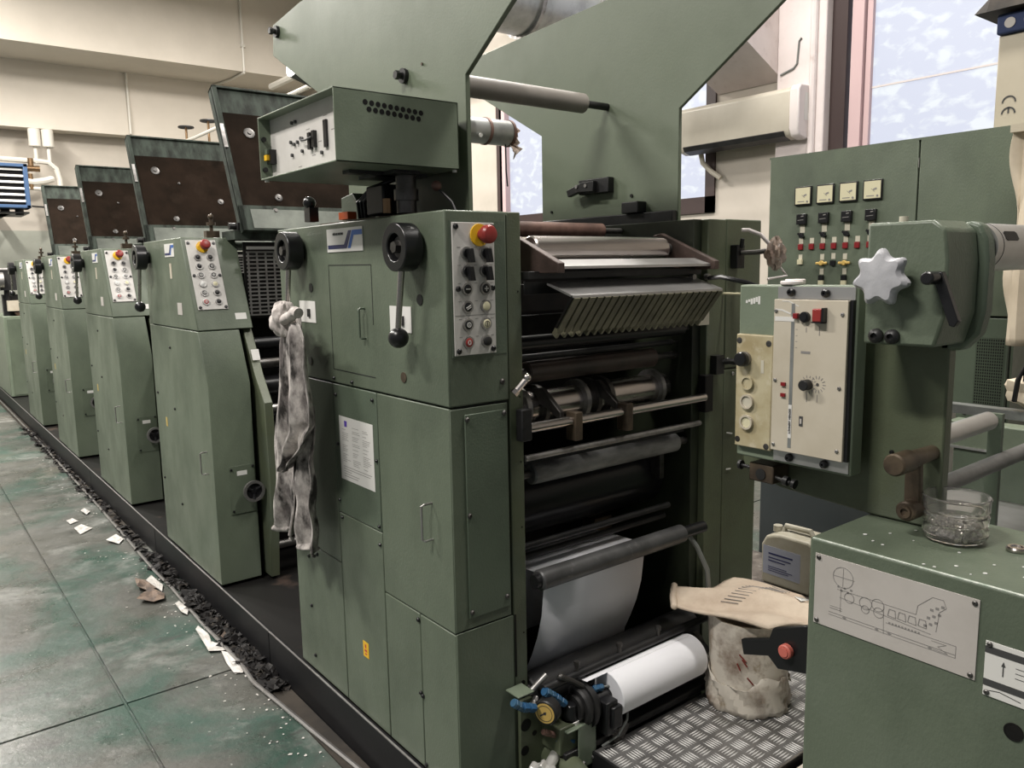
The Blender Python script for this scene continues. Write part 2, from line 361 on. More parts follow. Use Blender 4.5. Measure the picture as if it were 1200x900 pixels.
b = MB(); b.boxf(FY(5.62, 3.549, 2.62), 0, .06, 0, .20, 0, .001); b.boxf(FY(5.62, 3.549, 2.53), .05, .08, 0, .06, 0, .001)
obj('rating_label', b, 'labelw', ac)
b = MB(); b.tube([(5.72, 4.6, 2.5), (5.72, 4.58, 2.42), (5.74, 4.50, 2.34), (5.76, 4.42, 2.28)], .022)
obj('drain_hose', b, 'acw', ac)

# heater and valves on the far wall
h = thing('unit_heater', (1.2, 12.2, 2.4), 'blue framed louvred unit heater on the far wall', 'heater')
f = FY(.75, 12.0, 2.42); b = MB()
for u0, u1, v0, v1 in ((0, .86, 0, .04), (0, .86, .51, .55), (0, .05, 0, .55), (.81, .86, 0, .55)): b.boxf(f, u0, u1, v0, v1, -.35, .02)
obj('housing', b, 'heatblue', h, bev=.006)
b = MB(); b.boxf(f, .05, .81, .04, .51, -.32, -.06); obj('grille_back', b, 'grease', h)
for k in range(6):
    b = MB(); g = F(f(.05, .075+k*.078, -.02), (1, 0, 0), (0, .5, 1), (0, -1, .5)); b.boxf(g, 0, .76, 0, .03, 0, .006); obj('louvre', b, 'labelw', h)
b = MB(); b.cyl((1.5, 12.2, 2.42), (1.5, 12.2, 2.34), .05); b.box(1.1, 1.6, 12.1, 12.9, 2.36, 2.38); b.box(1.3, 1.4, 12.25, 13.28, 2.36, 2.42); obj('mounting_bracket', b, 'blackm', h)
hp = thing('heating_pipework', (1.8, 12.9, 2.8), 'white hot water pipes with valves beside the blue heater', 'pipe')
for pts, r in (([(-1, 12.95, 3.17), (1.9, 12.95, 3.13), (2.0, 12.95, 3.12), (2.09, 12.95, 3.04), (2.12, 12.95, 2.9), (2.12, 12.95, 2.3)], .035),
               ([(-1, 12.95, 3.05), (1.75, 12.95, 3.0)], .03), ([(1.6, 12.9, 2.86), (1.8, 12.9, 2.84), (1.95, 12.9, 2.87), (2.03, 12.95, 2.9)], .045),
               ([(1.6, 12.9, 2.76), (1.98, 12.9, 2.75), (2.0, 12.95, 2.6), (2.0, 12.95, 2.3)], .025)):
    obj('pipe', MB().tube(pts, r), 'pipew', hp)
b = MB(); b.cyl((1.78, 12.92, 3.0), (1.78, 12.92, 3.16), .035); b.cyl((1.7, 12.9, 3.02), (1.88, 12.9, 3.02), .04); b.cyl((1.76, 12.9, 2.74), (1.76, 12.9, 2.95), .03); obj('brass_valve', b, 'brass', hp)
for x in (1.86, 2.02):
    v = MB(); v.cyl((x, 12.95, 3.32), (x, 12.95, 3.56), .075, c=.01); v.cyl((x, 12.95, 3.1), (x, 12.95, 3.33), .025); obj('air_vent', v, 'pipew', hp)
b = MB(); b.tube([(1.75, 12.98, 2.52), (2.1, 12.98, 2.50)], .012); b.box(2.0, 2.06, 12.9, 13.0, 2.40, 2.50); b.ball((2.04, 12.93, 2.37), .04); obj('thermostat', b, 'blackm', hp)
# two pipes with handwheels high beyond the guards
for k, (dy, dz) in enumerate(((0, 0), (.0, -.16))):
    t = thing('valve_pipe', (3.6, 10.6, 3.3+dz), ['upper thin beige pipe with a handwheel, high over the guards', 'lower thin beige pipe with a handwheel, high over the guards'][k], 'pipe')
    obj('pipe', MB().tube([(3.35+k*.1, 12.98, 3.32+dz), (3.4+k*.1, 10.9, 3.3+dz), (3.4+k*.1, 4.9, 3.3+dz)], .022), 'pipew', t)
    p = (3.4+k*.1, 11.3-k*.6, 3.3+dz); b = MB(); b.cyl(p, V3(p)+V3((0, 0, .18+k*.16)), .015); obj('stem', b, 'brass', t)
    b = MB(); q = V3(p)+V3((0, 0, .18+k*.16)); b.ring(q, (0, 0, 1), .09, .013); b.cyl(q, q+V3((0, 0, .01)), .02)
    b.tube([q-V3((.09, 0, 0)), q+V3((.09, 0, 0))], .008); b.tube([q-V3((0, .09, 0)), q+V3((0, .09, 0))], .008); obj('handwheel', b, 'blackm', t)
t = MB(); t.tube([(4.9, 12.0, 4.3), (4.9, 5.5, 4.25)], .05); t.box(4.85, 4.95, 6.5, 6.6, 4.25, 5.98); t.box(4.85, 4.95, 10.5, 10.6, 4.25, 5.98)
tag(obj('ceiling_pipe', t, 'pipew'), 'long beige pipe hung high under the beam behind the green tower', 'pipe')

# ------------------------------------------------------------------ plinth, floor cable, debris
pl = thing('press_plinth', (1.07, 5, 0), 'long black steel plinth the whole row of green press units stands on', 'plinth')
b = MB(); b.box(1.068, 2.4, 1.62, 13.0, 0, .150); obj('base_block', b, 'darkdrive', pl)
ysg = [1.60, 2.93, 4.6, 6.35, 8.2, 13.0]
for a, c in zip(ysg, ysg[1:]):
    b = MB(); b.box(1.052, 1.066, a+.003, c-.003, .0, .158); obj('kick_plate', b, 'blackk', pl, bev=.0015)
    b = MB(); b.box(1.050, 1.056, a+.003, c-.003, .1582, .1612); obj('edge_trim', b, 'steel', pl)
b = MB(); b.tube([(1.03, 12.9, .012), (1.02, 9, .012), (1.0, 6.1, .012), (.985, 5, .012), (.972, 4.3, .012), (.977, 4.05, .013), (.966, 3.5, .012), (.97, 3.04, .012), (.955, 2.85, .012), (.974, 2.63, .012), (1.0, 2.3, .012), (1.035, 1.9, .012), (1.05, 1.4, .012)], .008, 6)
tag(obj('floor_cable', b, 'steel'), 'thin grey cable lying along the floor beside the black plinth', 'cable')
b = MB(); b.box(.985, 1.05, .9, 2.80, 0, .006); tag(obj('floor_strip', b, 'channel'), 'dirty brown strip on the floor between cable and plinth, near end', 'floor strip')
b = MB(); b.box(1.0, 1.05, 4.9, 12.9, 0, .006); tag(obj('floor_strip', b, 'channel'), 'dirty brown strip on the floor between cable and plinth, far end', 'floor strip')
def flake(mb, c, r, h, seed, k=7, el=1., ang=0.):
    rr = random.Random(seed); ring = []
    for i in range(k):
        a = 2*PI*i/k + rr.uniform(-.25, .25); q = r*rr.uniform(.55, 1.15)
        x, y = q*math.cos(a)*el, q*math.sin(a)
        ring.append(V3((c[0] + x*math.cos(ang) - y*math.sin(ang), c[1] + x*math.sin(ang) + y*math.cos(ang), c[2] + rr.uniform(.001, h))))
    vs = ring + [V3((c[0], c[1], c[2] + h*rr.uniform(.3, 1)))]
    mb.add(vs, [(i, (i+1) % k, k) for i in range(k)])
b = MB()
for i in range(620):
    y = random.choice((random.uniform(2.75, 4.6), random.uniform(2.75, 3.9), random.uniform(4.4, 9.5)))
    flake(b, (random.uniform(.985, 1.045), y, .004), random.uniform(.012, .034), random.uniform(.008, .035), i, el=random.uniform(.6, 1.8), ang=random.uniform(0, 3))
o = tag(obj('trodden_litter', b, 'debris', solid=.0015, smooth=False), 'dark crumpled litter heaped between the floor cable and the plinth', 'litter'); o['kind'] = 'stuff'
b = MB()
for i in range(260):
    y = 1.9 + random.random()**1.6*6; flake(b, (1.0 - abs(random.gauss(0, .09)) - .02, y, .0005), random.uniform(.002, .007), .003, 900+i, k=5)
o = tag(obj('paper_crumbs', b, 'scrap', solid=.0006, smooth=False), 'tiny pale paper crumbs scattered on the floor along the cable', 'litter'); o['kind'] = 'stuff'
def scrap(pts, m, label, h=.012, seed=0):
    rr = random.Random(seed); cx = sum(p[0] for p in pts)/len(pts); cy = sum(p[1] for p in pts)/len(pts)
    b = MB(); k = len(pts)
    outer = [V3((x, y, .002 + rr.random()*h)) for x, y in pts]
    inner = [V3((cx + (x-cx)*.5, cy + (y-cy)*.5, .003 + rr.random()*h)) for x, y in pts]
    b.add(outer + inner + [V3((cx, cy, .004))], [(i, (i+1) % k, k+(i+1) % k, k+i) for i in range(k)] + [(k+i, k+(i+1) % k, 2*k) for i in range(k)])
    tag(obj('paper_scrap', b, m, solid=.0012, smooth=False), label, 'paper scrap', 'torn paper scraps on the floor')
scrap([(.926, 3.47), (.945, 3.50), (.957, 3.41), (.925, 3.26), (.985, 3.20), (.985, 3.18), (.905, 3.225)], 'scrap', 'white V shaped torn paper strip beside the cable, second nearest')
scrap([(.945, 3.19), (.965, 3.16), (.975, 3.02), (.955, 2.965), (.925, 2.985), (.93, 3.08)], 'scrap', 'white leaf shaped torn paper strip lying nearest the camera')
scrap([(.80, 3.96), (.84, 4.02), (.90, 4.08), (.93, 3.98), (.91, 3.90), (.86, 3.90)], 'scrapb', 'large brown folded paper scrap beside the cable', .03)
scrap([(.84, 4.12), (.86, 4.25), (.91, 4.2), (.92, 4.08), (.87, 4.06)], 'scrapb', 'smaller brown crumpled scrap behind the large brown one', .03)
scrap([(.90, 4.2), (.94, 4.26), (.955, 4.1), (.93, 4.02)], 'scrap', 'pale shiny scrap lying against the brown crumpled scraps', .02)
scrap([(.93, 3.80), (.955, 3.82), (.97, 3.72), (.945, 3.66), (.93, 3.70)], 'scrap', 'small pinkish white scrap between brown scraps and V shaped strip', .02)
scrap([(.78, 5.42), (.83, 5.48), (.87, 5.36), (.79, 5.28)], 'scrap', 'pointed white scrap alone on the green floor, nearer of two')
scrap([(.77, 5.62), (.81, 5.66), (.83, 5.58), (.78, 5.55)], 'scrap', 'little white scrap alone on the green floor, farther of two')
scrap([(.88, 5.02), (.95, 5.10), (.97, 5.0), (.93, 4.93)], 'scrap', 'white curled scrap against the cable near the fourth unit', .02)
scrap([(.88, 5.78), (.91, 5.84), (.93, 5.75), (.90, 5.70)], 'scrap', 'small white scrap beside a black crumb pile far along the cable', .02)
scrap([(.98, 3.30), (1.03, 3.36), (1.045, 3.26), (1.0, 3.22)], 'scrapb', 'tan scrap on top of the dark litter by the plinth', .03)

# ------------------------------------------------------------------ shared control pieces
def button(f, u, v, kind, par, r=.0155):
    def part(nm, mb, m, p, **k): return obj(nm, mb, m, p, **k)
    if kind == 'estop':
        b = MB(); b.cylf(f, u-.006, v-.001, 0, .004, r*1.75); part('warning_ring', b, 'yellow', par)
        b = MB(); b.cylf(f, u, v, .004, .022, r*.9); b.lathe(f(u, v, .02), f.N, [(0, r*1.2), (.004, r*1.45), (.016, r*1.45), (.022, r*1.2), (.024, r*.8)])
        part('emergency_button', b, 'red', par); return
    b = MB(); b.annulus(f(u, v, 0), f.N, r, r*.72, .006); e = part('button_ring', b, 'steel', par)
    if kind == 'rotary':
        b = MB(); b.cylf(f, u, v, 0, .009, r*.74); b.prismf(f, [(u-r*.35, v+r*.7), (u+r*.55, v+r*.7), (u+r*.9, v-r*1.5), (u, v-r*1.5)], .008, .022); part('rotary_switch', b, 'blackp', par, bev=.001)
    else:
        m = {'black': 'blackp', 'minus': 'blackp', 'plus': 'blackp', 'slash': 'blackp', 'zero': 'blackp', 'ivory': 'ivory', 'one': 'ivory', 'red': 'red', 'dome': 'blackm', 'white': 'whiteb', 'off': 'red'}[kind]
        b = MB(); b.lathe(f(u, v, 0), f.N, [(0, r*.72), (.006, r*.72), (.0075, r*.55), (.0075, 0)] if kind != 'dome' else [(0, r*.72), (.010, r*.72), (.012, r*.5), (.012, 0)]); k = part('push_button', b, m, par)
        g = F(f(u, v, .0075), f.U, f.V, f.N); q = MB(); w_ = r*.14
        if kind == 'minus': q.line(g, [(-r*.4, 0), (r*.4, 0)], w_)
        if kind == 'plus': q.line(g, [(-r*.4, 0), (r*.4, 0)], w_); q.line(g, [(0, -r*.4), (0, r*.4)], w_)
        if kind == 'slash': q.line(g, [(-r*.45, -r*.15), (r*.45, r*.3)], w_*1.3); q.line(g, [(-r*.3, -r*.4), (r*.5, r*.0)], w_)
        if kind == 'zero': q.circ(g, 0, 0, r*.35, w_); q.line(g, [(0, -r*.18), (0, r*.18)], w_)
        if kind == 'off': q.line(g, [(-r*.18, r*.3), (r*.18, r*.3), (r*.25, 0), (r*.18, -r*.3), (-r*.18, -r*.3), (-r*.25, 0)], w_, closed=True)
        if kind == 'one': q.line(g, [(0, -r*.35), (0, r*.35)], w_); q.circ(g, 0, 0, r*.45, w_*.5)
        if q.f: obj('button_symbol', q, 'ink' if kind == 'one' else 'labelw', par)
def bolts(f, pts, par, r=.0075, m='blackp', h=.006, nm='bolt'):
    for u, v in pts:
        b = MB(); b.lathe(f(u, v, 0), f.N, [(0, r*1.1), (h*.5, r*1.1), (h, r*.7), (h, r*.3), (h*.5, r*.25)], 12); obj(nm, b, m, par)
def wire_handle(f, u, v0, v1, par, d=.03, m='steel'):
    b = MB(); b.tube([f(u, v0, 0), f(u, v0, d*.8), f(u-.004, v0+.004, d), f(u-.004, v1-.004, d), f(u, v1, d*.8), f(u, v1, 0)], .0032, 8); obj('door_handle', b, m, par)
def lever(par, x, y, z, zb, dy=.02, tilt=0.):
    L_ = thing_part('throw_off_lever', par)
    b = MB(); b.cyl((1.065, y, z), (x+.0, y, z), .030); b.annulus((x-.032, y, z), (1, 0, 0), .060, .034, .050, 40); b.cyl((x-.008, y, z), (x+.016, y, z), .045); o = obj('hub', b, 'blackp', L_, bev=.003)
    b = MB(); b.cyl((x-.034, y, z), (x, y, z), .015, n=6); b.cyl((x-.018, y, z), (x, y, z), .026); obj('hub_nut', b, 'dsteel', L_)
    b = MB(); b.cyl((x-.012, y, z-.055), (x-.012, y+dy, zb+.02), .0085, .0075); obj('lever_rod', b, 'chrome', L_)
    b = MB(); b.ball((x-.012, y+dy, zb), .0265, 24); obj('ball_grip', b, 'blackp', L_)
def thing_part(name, par):
    o = bpy.data.objects.new(name, None); COL.objects.link(o); o.parent = par; o.empty_display_size = .05; ORG[o.name] = ORG[par.name]; return o

def logo_plate(f, w_, h_, par, words=True, nm='maker_plate'):
    b = MB(); b.boxf(f, 0, w_, -h_, 0, 0, .002); o = obj(nm, b, 'labelw', par)
    g = F(f(0, 0, .002), f.U, f.V, f.N); a = w_
    q = MB(); q.prismf(g, [(a*.03, -h_*.70), (a*.50, -h_*.70), (a*.63, -h_*.12), (a*.71, -h_*.12), (a*.57, -h_*.87), (a*.03, -h_*.87)], 0, .0006); obj('navy_stripe', q, 'navy', o)
    q = MB(); q.prismf(g, [(a*.60, -h_*.87), (a*.67, -h_*.87), (a*.77, -h_*.33), (a*.995, -h_*.33), (a*.995, -h_*.12), (a*.73, -h_*.12)], 0, .0006); obj('blue_stripe', q, 'blue', o)
    if words: text('maker_name', 'MÜLLER MARTINI', F(g(a*.33, -h_*.24, 0), f.U, f.V, f.N), h_*.15, 'ink', o, sx=.85)
    return o

# ------------------------------------------------------------------ front press unit
fu = thing('printing_unit', (1.2, 2.1, .16), 'nearest green printing unit with open roller end, maker plate and hanging rag', 'printing press unit', 'green printing units in a row')
x0, x1, y0, y1 = 1.069, 1.25, 1.619, 2.63
b = MB(); b.box(x0+.02, x1, y0+.004, y1, .163, 1.69); obj('cabinet_core', b, 'green_seam', fu)
# upper housing: one box, lower panels separate so that the seams show
b = MB(); b.box(x0-.004, x1, y0-.004, y1, 1.212, 1.690); obj('upper_housing', b, 'green', fu, bev=.004)
f = FX(x0-.004, 0, 0)
def lp(nm, ya, yb, za, zb, m='green', t=.018, bev=.0025):   # long side panel, ya > yb
    b = MB(); b.box(x0-.004, x0+t, yb, ya, za, zb); return obj(nm, b, m, fu, bev=bev)
lp('side_panel', 2.63, 2.268, .630, 1.208); lp('side_panel', 2.264, 1.990, .800, 1.208, 'green_d'); lp('side_panel', 2.264, 1.990, .163, .797)
lp('side_panel', 2.63, 2.268, .163, .627)
dr = lp('cabinet_door', 1.986, 1.619, .622, 1.208)
lp('side_panel', 1.986, 1.795, .163, .618); lp('side_panel', 1.792, 1.619, .163, .618)
wire_handle(f, -1.712, .852, .95, fu)
# small flush door on the housing
b = MB()
for q in ([(-2.252, 1.568), (-1.986, 1.566)], [(-2.252, 1.568), (-2.252, 1.254)], [(-2.252, 1.254), (-1.986, 1.252)], [(-1.986, 1.566), (-1.986, 1.40)]): b.line(f, q, .003, .0006)
obj('door_seam', b, 'green_seam', fu)
wire_handle(f, -2.035, 1.36, 1.445, fu, .016, 'green_d')
lever(fu, 1.035, 1.750, 1.606, 1.379, .028); lever(fu, 1.035, 2.455, 1.616, 1.385, .03)
logo_plate(FX(x0-.004, 2.25, 1.673), .225, .067, fu)
for yy, zz, s_ in ((1.89, 1.456, .11), (2.48, 1.458, .12)):
    b = MB(); b.boxf(f, -yy, -yy+s_, zz-.068, zz, 0, .0015); q = obj('scale_plate', b, 'labelw', fu)
    b = MB(); b.boxf(f, -yy+s_*.55, -yy+s_*.68, zz-.05, zz-.025, .0015, .006); obj('pointer', b, 'blackp', q)
for yy, zz in ((1.735, 1.475), (2.385, 1.50), (1.83, 1.268), (2.42, 1.266)):
    b = MB(); b.cylf(f, -yy, zz, 0, .002, .014, 20); obj('plug', b, 'blackp' if zz > 1.3 or yy > 2.3 else 'rust', fu)
bolts(f, [(-2.13, 1.225), (-2.25, 1.226), (-2.245, 1.175), (-2.01, 1.185), (-2.245, 1.02), (-2.0, 1.01), (-2.252, .84), (-2.0, .815), (-2.24, .785), (-2.0, .76)], fu, .005)
bolts(f, [(-1.80, .60), (-1.79, .38), (-1.785, .175), (-1.80, .385), (-2.52, .58), (-2.52, .40), (-2.51, .22), (-2.45, .605)], fu, .006)
# pinned notice and warning sticker
g = FX(x0-.004, 2.232, 1.112); b = MB(); b.boxf(g, 0, .215, -.198, 0, 0, .001); nt_ = obj('notice_sheet', b, 'labelw', fu)
b = MB(); rr = random.Random(2)
for col in range(3):
    for k in range(22):
        if rr.random() < .8: b.line(g, [(.018+col*.066, -.028-k*.0055), (.018+col*.066+rr.uniform(.02, .05), -.028-k*.0055)], .0011, .0014)
for k, l in enumerate((.18, .17, .05, .10, .09)): b.line(g, [(.02, -.155-k*.0075), (.02+l, -.155-k*.0075)], .0014, .0014)
obj('printed_text', b, 'inkgrey', nt_)
b = MB(); b.boxf(g, .035, .052, -.03, -.012, .001, .0015); obj('stamp', b, 'purple', nt_)
g = FX(x0-.004, 2.142, .413); b = MB(); b.boxf(g, 0, .036, -.05, 0, 0, .001); q = obj('warning_sticker', b, 'yellow', fu)
b = MB(); b.boxf(g, .013, .021, -.020, -.008, .001, .0014); b.boxf(g, .010, .026, -.032, -.025, .001, .0014); b.boxf(g, .012, .024, -.042, -.037, .001, .0014); obj('sticker_print', b, 'inkred', q)
# end face
g = FY(0, y0-.004, 0)
b = MB(); b.box(x0-.003, x1, y0-.004, y0-.0005, .163, .622); obj('end_panel', b, 'green', fu, bev=.003)
b = MB(); b.box(x0-.003, x1-.006, y0-.0035, y0-.0005, .626, 1.206); obj('end_frame', b, 'green', fu, bev=.002)
b = MB(); b.boxf(g, 1.106, 1.238, .655, 1.19, .000, .005); obj('end_cover', b, 'green_d', fu, bev=.0015)
bolts(F(g(0, 0, .005), g.U, g.V, g.N), [(1.112, 1.178), (1.112, .93), (1.112, .672), (1.228, 1.181), (1.226, .685)], fu, .0062, 'dsteel')
bolts(g, [(1.228, 1.262), (1.20, 1.262)][:1], fu, .007, 'dsteel')
# side frame strip of the opening
b = MB(); b.box(1.254, 1.30, y0, 2.4, .05, 1.690); obj('side_frame', b, 'green_dirty', fu, bev=.003)
gs = FY(0, y0, 0); b = MB()
for z in (.415, .375, .335): b.cylf(gs, 1.283, z, 0, .001, .007, 14)
for z in (.56, .86, 1.04, 1.215, 1.49): b.cylf(gs, 1.288, z, 0, .001, .0025, 10)
b.boxf(gs, 1.256, 1.262, .44, .62, 0, .001)
obj('drilled_hole', b, 'grease', fu)
b = MB(); b.box(1.270, 1.304, 1.588, 1.615, 1.10, 1.185); obj('bar_bracket', b, 'blackm', fu, bev=.003)
b = MB(); b.cyl((1.262, 1.600, 1.235), (1.285, 1.59, 1.262), .008, n=8); b.cyl((1.255, 1.603, 1.228), (1.264, 1.60, 1.237), .011, n=6); b.ball((1.29, 1.59, 1.268), .012); obj('clamp_screw', b, 'chrome', fu)
# panel with controls
b = MB(); b.boxf(g, 1.077, 1.244, 1.335, 1.665, 0, .0015); obj('panel_recess', b, 'green_l' if 0 else 'green_d', fu)
gp = F(g(0, 0, .0015), g.U, g.V, g.N); b = MB(); b.boxf(gp, 1.083, 1.208, 1.339, 1.661, 0, .004); cp = obj('control_panel', b, 'white_panel', fu, bev=.001)
gb = F(g(0, 0, .0055), g.U, g.V, g.N)
button(gb, 1.168, 1.632, 'estop', cp)
rows = [('rotary', 'rotary'), ('rotary', 'rotary'), ('minus', 'plus'), ('slash', 'ivory'), ('zero', 'one'), ('off', 'dome')]
for k, (a, c) in enumerate(rows):
    z = 1.588 - k*.0435; button(gb, 1.121, z, a, cp); button(gb, 1.176, z, c, cp)
bolts(gb, [(1.093, 1.651), (1.200, 1.651), (1.096, 1.502), (1.200, 1.502), (1.094, 1.350), (1.198, 1.350)], cp, .0065)
b = MB(); b.line(gb, [(1.085, 1.437), (1.206, 1.437)], .001)
for k in range(6):
    for u in (1.100, 1.149, 1.196):
        b.line(gb, [(u-.004, 1.602-k*.0435), (u+.005, 1.602-k*.0435)], .0012)
obj('panel_legend', b, 'inkgrey', cp)

# drive side: plates beyond the opening
b = MB(); b.box(2.01, 2.05, 1.64, 2.4, .05, 1.690); obj('inner_plate', b, 'innergreen', fu, bev=.002)
b = MB(); b.box(2.05, 2.14, 1.615, 2.4, .05, 1.690); obj('side_frame', b, 'green_dirty', fu, bev=.003)
b = MB(); b.box(2.145, 2.33, 1.617, 2.6, 1.21, 1.692); obj('drive_housing', b, 'green_dirty', fu, bev=.004)
b = MB(); b.box(2.145, 2.33, 1.617, 2.6, .16, 1.206); obj('drive_cabinet', b, 'innergreen' if 0 else 'green_dirty', fu, bev=.004)
bolts(FY(0, 1.617, 0), [(2.16, 1.24), (2.19, 1.19), (2.20, .46)], fu, .006, 'steel')
b = MB(); b.box(2.03, 2.07, 1.60, 1.63, 1.08, 1.20); obj('bar_bracket', b, 'grease', fu, bev=.003)
b = MB(); b.boxf(FY(0, 1.615, 0), 2.01, 2.06, 1.36, 1.45, 0, .001); obj('paper_tag', b, 'tagp', fu)
b = MB(); b.line(FY(0, 1.614, 0), [(2.16, .995), (2.19, .988)], .005, .002); b.line(FY(0, 1.614, 0), [(2.16, .87), (2.185, .868)], .005, .002); obj('white_mark', b, 'labelw', fu)
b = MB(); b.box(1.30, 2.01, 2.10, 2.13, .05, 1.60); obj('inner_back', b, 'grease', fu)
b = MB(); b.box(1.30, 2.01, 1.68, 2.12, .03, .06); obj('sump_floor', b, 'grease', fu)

def roller(nm, y, z, r, xa, xb, m, par=fu, shaft=.4, c=.004, xs=(1.30, 2.01), ms='dsteel'):
    b = MB(); b.cyl((xa, y, z), (xb, y, z), r, n=36, c=c); o = obj(nm, b, m, par)
    b = MB(); b.cyl((xs[0], y, z), (xs[1], y, z), r*shaft, n=16); obj('roller_shaft', b, ms, o)
    return o
roller('guide_roller', 1.955, 1.668, .024, 1.32, 1.92, 'copper')
roller('chrome_roller', 1.705, 1.600, .036, 1.40, 1.935, 'chrome', shaft=.5)
b = MB(); b.prismx([(1.54, 1.545), (1.54, 1.552), (1.60, 1.570), (1.66, 1.560), (1.66, 1.545)], 1.37, 1.985); obj('roller_tray', b, 'alu', fu)
for xa in (1.345, 1.968):
    b = MB(); b.prismx([(1.77, 1.645), (1.74, 1.650), (1.525, 1.560), (1.525, 1.535), (1.66, 1.535), (1.77, 1.56)], xa, xa+.022); obj('tray_arm', b, 'trayarm', fu, bev=.002)
b = MB(); b.box(1.31, 2.0, 1.60, 1.64, 1.520, 1.540); b.box(1.31, 2.0, 1.62, 1.623, 1.48, 1.515); obj('cross_bar', b, 'blackm', fu, bev=.002)
# slanted finger guard
b = MB(); b.prismx([(1.60, 1.510), (1.50, 1.478), (1.50, 1.472), (1.60, 1.504)], 1.37, 1.975); gd = obj('guard_plate', b, 'alu', fu)
fg = F((1.37, 1.50, 1.474), (1, 0, 0), (0, -.62, .78), (0, -.78, -.62))
b = MB(); b.boxf(fg, 0, .605, -.105, 0, -.006, 0); obj('guard_back', b, 'grease', fu)
for k in range(22):
    b = MB(); b.boxf(fg, .006+k*.0275, .0265+k*.0275, -.118, -.002, 0, .004); b.boxf(fg, .014+k*.0275, .022+k*.0275, -.138, -.11, -.016, .003); obj('guard_finger', b, 'finger', fu)
b = MB(); b.tube([(1.985, 1.56, 1.508), (1.99, 1.52, 1.512), (2.03, 1.46, 1.495), (2.07, 1.42, 1.475)], .007); b.cyl((2.06, 1.425, 1.478), (2.075, 1.415, 1.470), .010); obj('release_lever', b, 'blackp', fu)
for xx in (1.95, 2.02):
    b = MB(); b.cyl((xx, 1.60, 1.512), (xx, 1.585, 1.512), .009); obj('bolt', b, 'steel', fu)
roller('black_roller', 1.66, 1.350, .020, 1.305, 1.985, 'blackp'); roller('black_roller', 1.70, 1.305, .009, 1.305, 1.985, 'blackm')
b = MB(); b.box(1.31, 2.0, 1.85, 1.95, 1.42, 1.50); obj('cross_bar', b, 'grease', fu)
roller('brown_roller', 1.71, 1.262, .030, 1.38, 1.90, 'brownroll')
b = MB(); b.box(1.31, 2.0, 1.95, 2.0, 1.20, 1.40); obj('cross_bar', b, 'blackm', fu)
pc = roller('cutting_cylinder', 1.75, 1.155, .045, 1.33, 1.99, 'chrome', shaft=.6)
for xx in (1.375, 1.44, 1.60, 1.645, 1.70, 1.93):
    b = MB(); b.annulus((xx, 1.75, 1.155), (1, 0, 0), .062, .044, .016, 36); obj('cylinder_ring', b, 'dsteel' if xx in (1.44, 1.645, 1.70) else 'steel', pc)
for xx in (1.40, 1.62):
    b = MB(); b.prismx([(1.80, 1.20), (1.70, 1.215), (1.62, 1.155), (1.62, 1.13), (1.68, 1.16), (1.78, 1.18)], xx+.03, xx+.045); obj('finger_arm', b, 'dsteel', fu, bev=.002)
b = MB(); b.cyl((1.305, 1.605, 1.130), (2.03, 1.605, 1.130), .0135); hb = obj('square_shaft', b, 'chrome', fu)
for xx in (1.455, 1.655):
    b = MB(); b.box(xx, xx+.028, 1.585, 1.625, 1.075, 1.155); obj('shaft_block', b, 'rust', hb, bev=.003)
b = MB(); b.cyl((1.305, 1.622, 1.045), (2.03, 1.622, 1.045), .009); obj('tie_bar', b, 'steel', fu)
b = MB(); b.box(1.305, 2.0, 1.66, 1.69, 1.015, 1.035); obj('cross_bar', b, 'blackm', fu)
roller('inked_roller', 1.665, .985, .030, 1.355, 1.96, 'inkroll')
b = MB(); b.box(1.93, 1.95, 1.70, 1.75, .86, .98); obj('roller_arm', b, 'dsteel', fu)
b = MB(); b.cyl((1.305, 1.85, .86), (1.99, 1.85, .86), .115, n=48, c=.004); obj('impression_drum', b, 'blackp', fu)
b = MB(); b.cyl((1.305, 1.68, .775), (1.95, 1.68, .775), .010); b.cyl((1.305, 1.70, .735), (1.95, 1.70, .735), .010); obj('tie_bar', b, 'blackm', fu)
roller('web_roller', 1.585, .712, .0285, 1.315, 1.905, 'darksleeve', shaft=.65, ms='blackp')
b = MB(); b.tube([(1.93, 1.60, .72), (1.96, 1.57, .66), (1.99, 1.55, .58), (2.0, 1.55, .50), (2.03, 1.56, .45)], .008); obj('air_hose', b, 'hose', fu)
b = MB(); b.box(1.80, 1.88, 1.87, 1.93, .60, .71); obj('inner_block', b, 'rust', fu)
roller('black_roller', 1.635, .365, .055, 1.305, 2.0, 'blackm', shaft=.7)
b = MB(); b.cyl((1.305, 1.56, .412), (2.03, 1.56, .412), .012); tb = obj('tie_bar', b, 'blackm', fu)
for xx in (1.43, 1.60, 1.77):
    b = MB(); b.cyl((xx, 1.56, .418), (xx, 1.56, .445), .006, n=8); b.cyl((xx, 1.56, .440), (xx, 1.56, .452), .009, n=8); obj('eye_screw', b, 'dsteel', tb)
for yy, zz, h_ in ((1.528, .205, .022), (1.575, .195, .03), (1.66, .16, .06)):
    b = MB(); b.box(1.34, 2.03, yy-.02, yy+.02, zz, zz+h_); obj('lower_rail', b, 'blackm', fu, bev=.003)
b = MB(); b.cyl((1.955, 1.60, .31), (1.985, 1.60, .31), .06, n=32, c=.005); b.cyl((1.945, 1.60, .31), (1.96, 1.60, .31), .03); obj('chuck_disc', b, 'dsteel', fu)
b = MB(); b.cyl((1.985, 1.60, .31), (2.01, 1.64, .31), .03); obj('chuck_support', b, 'blackm', fu)

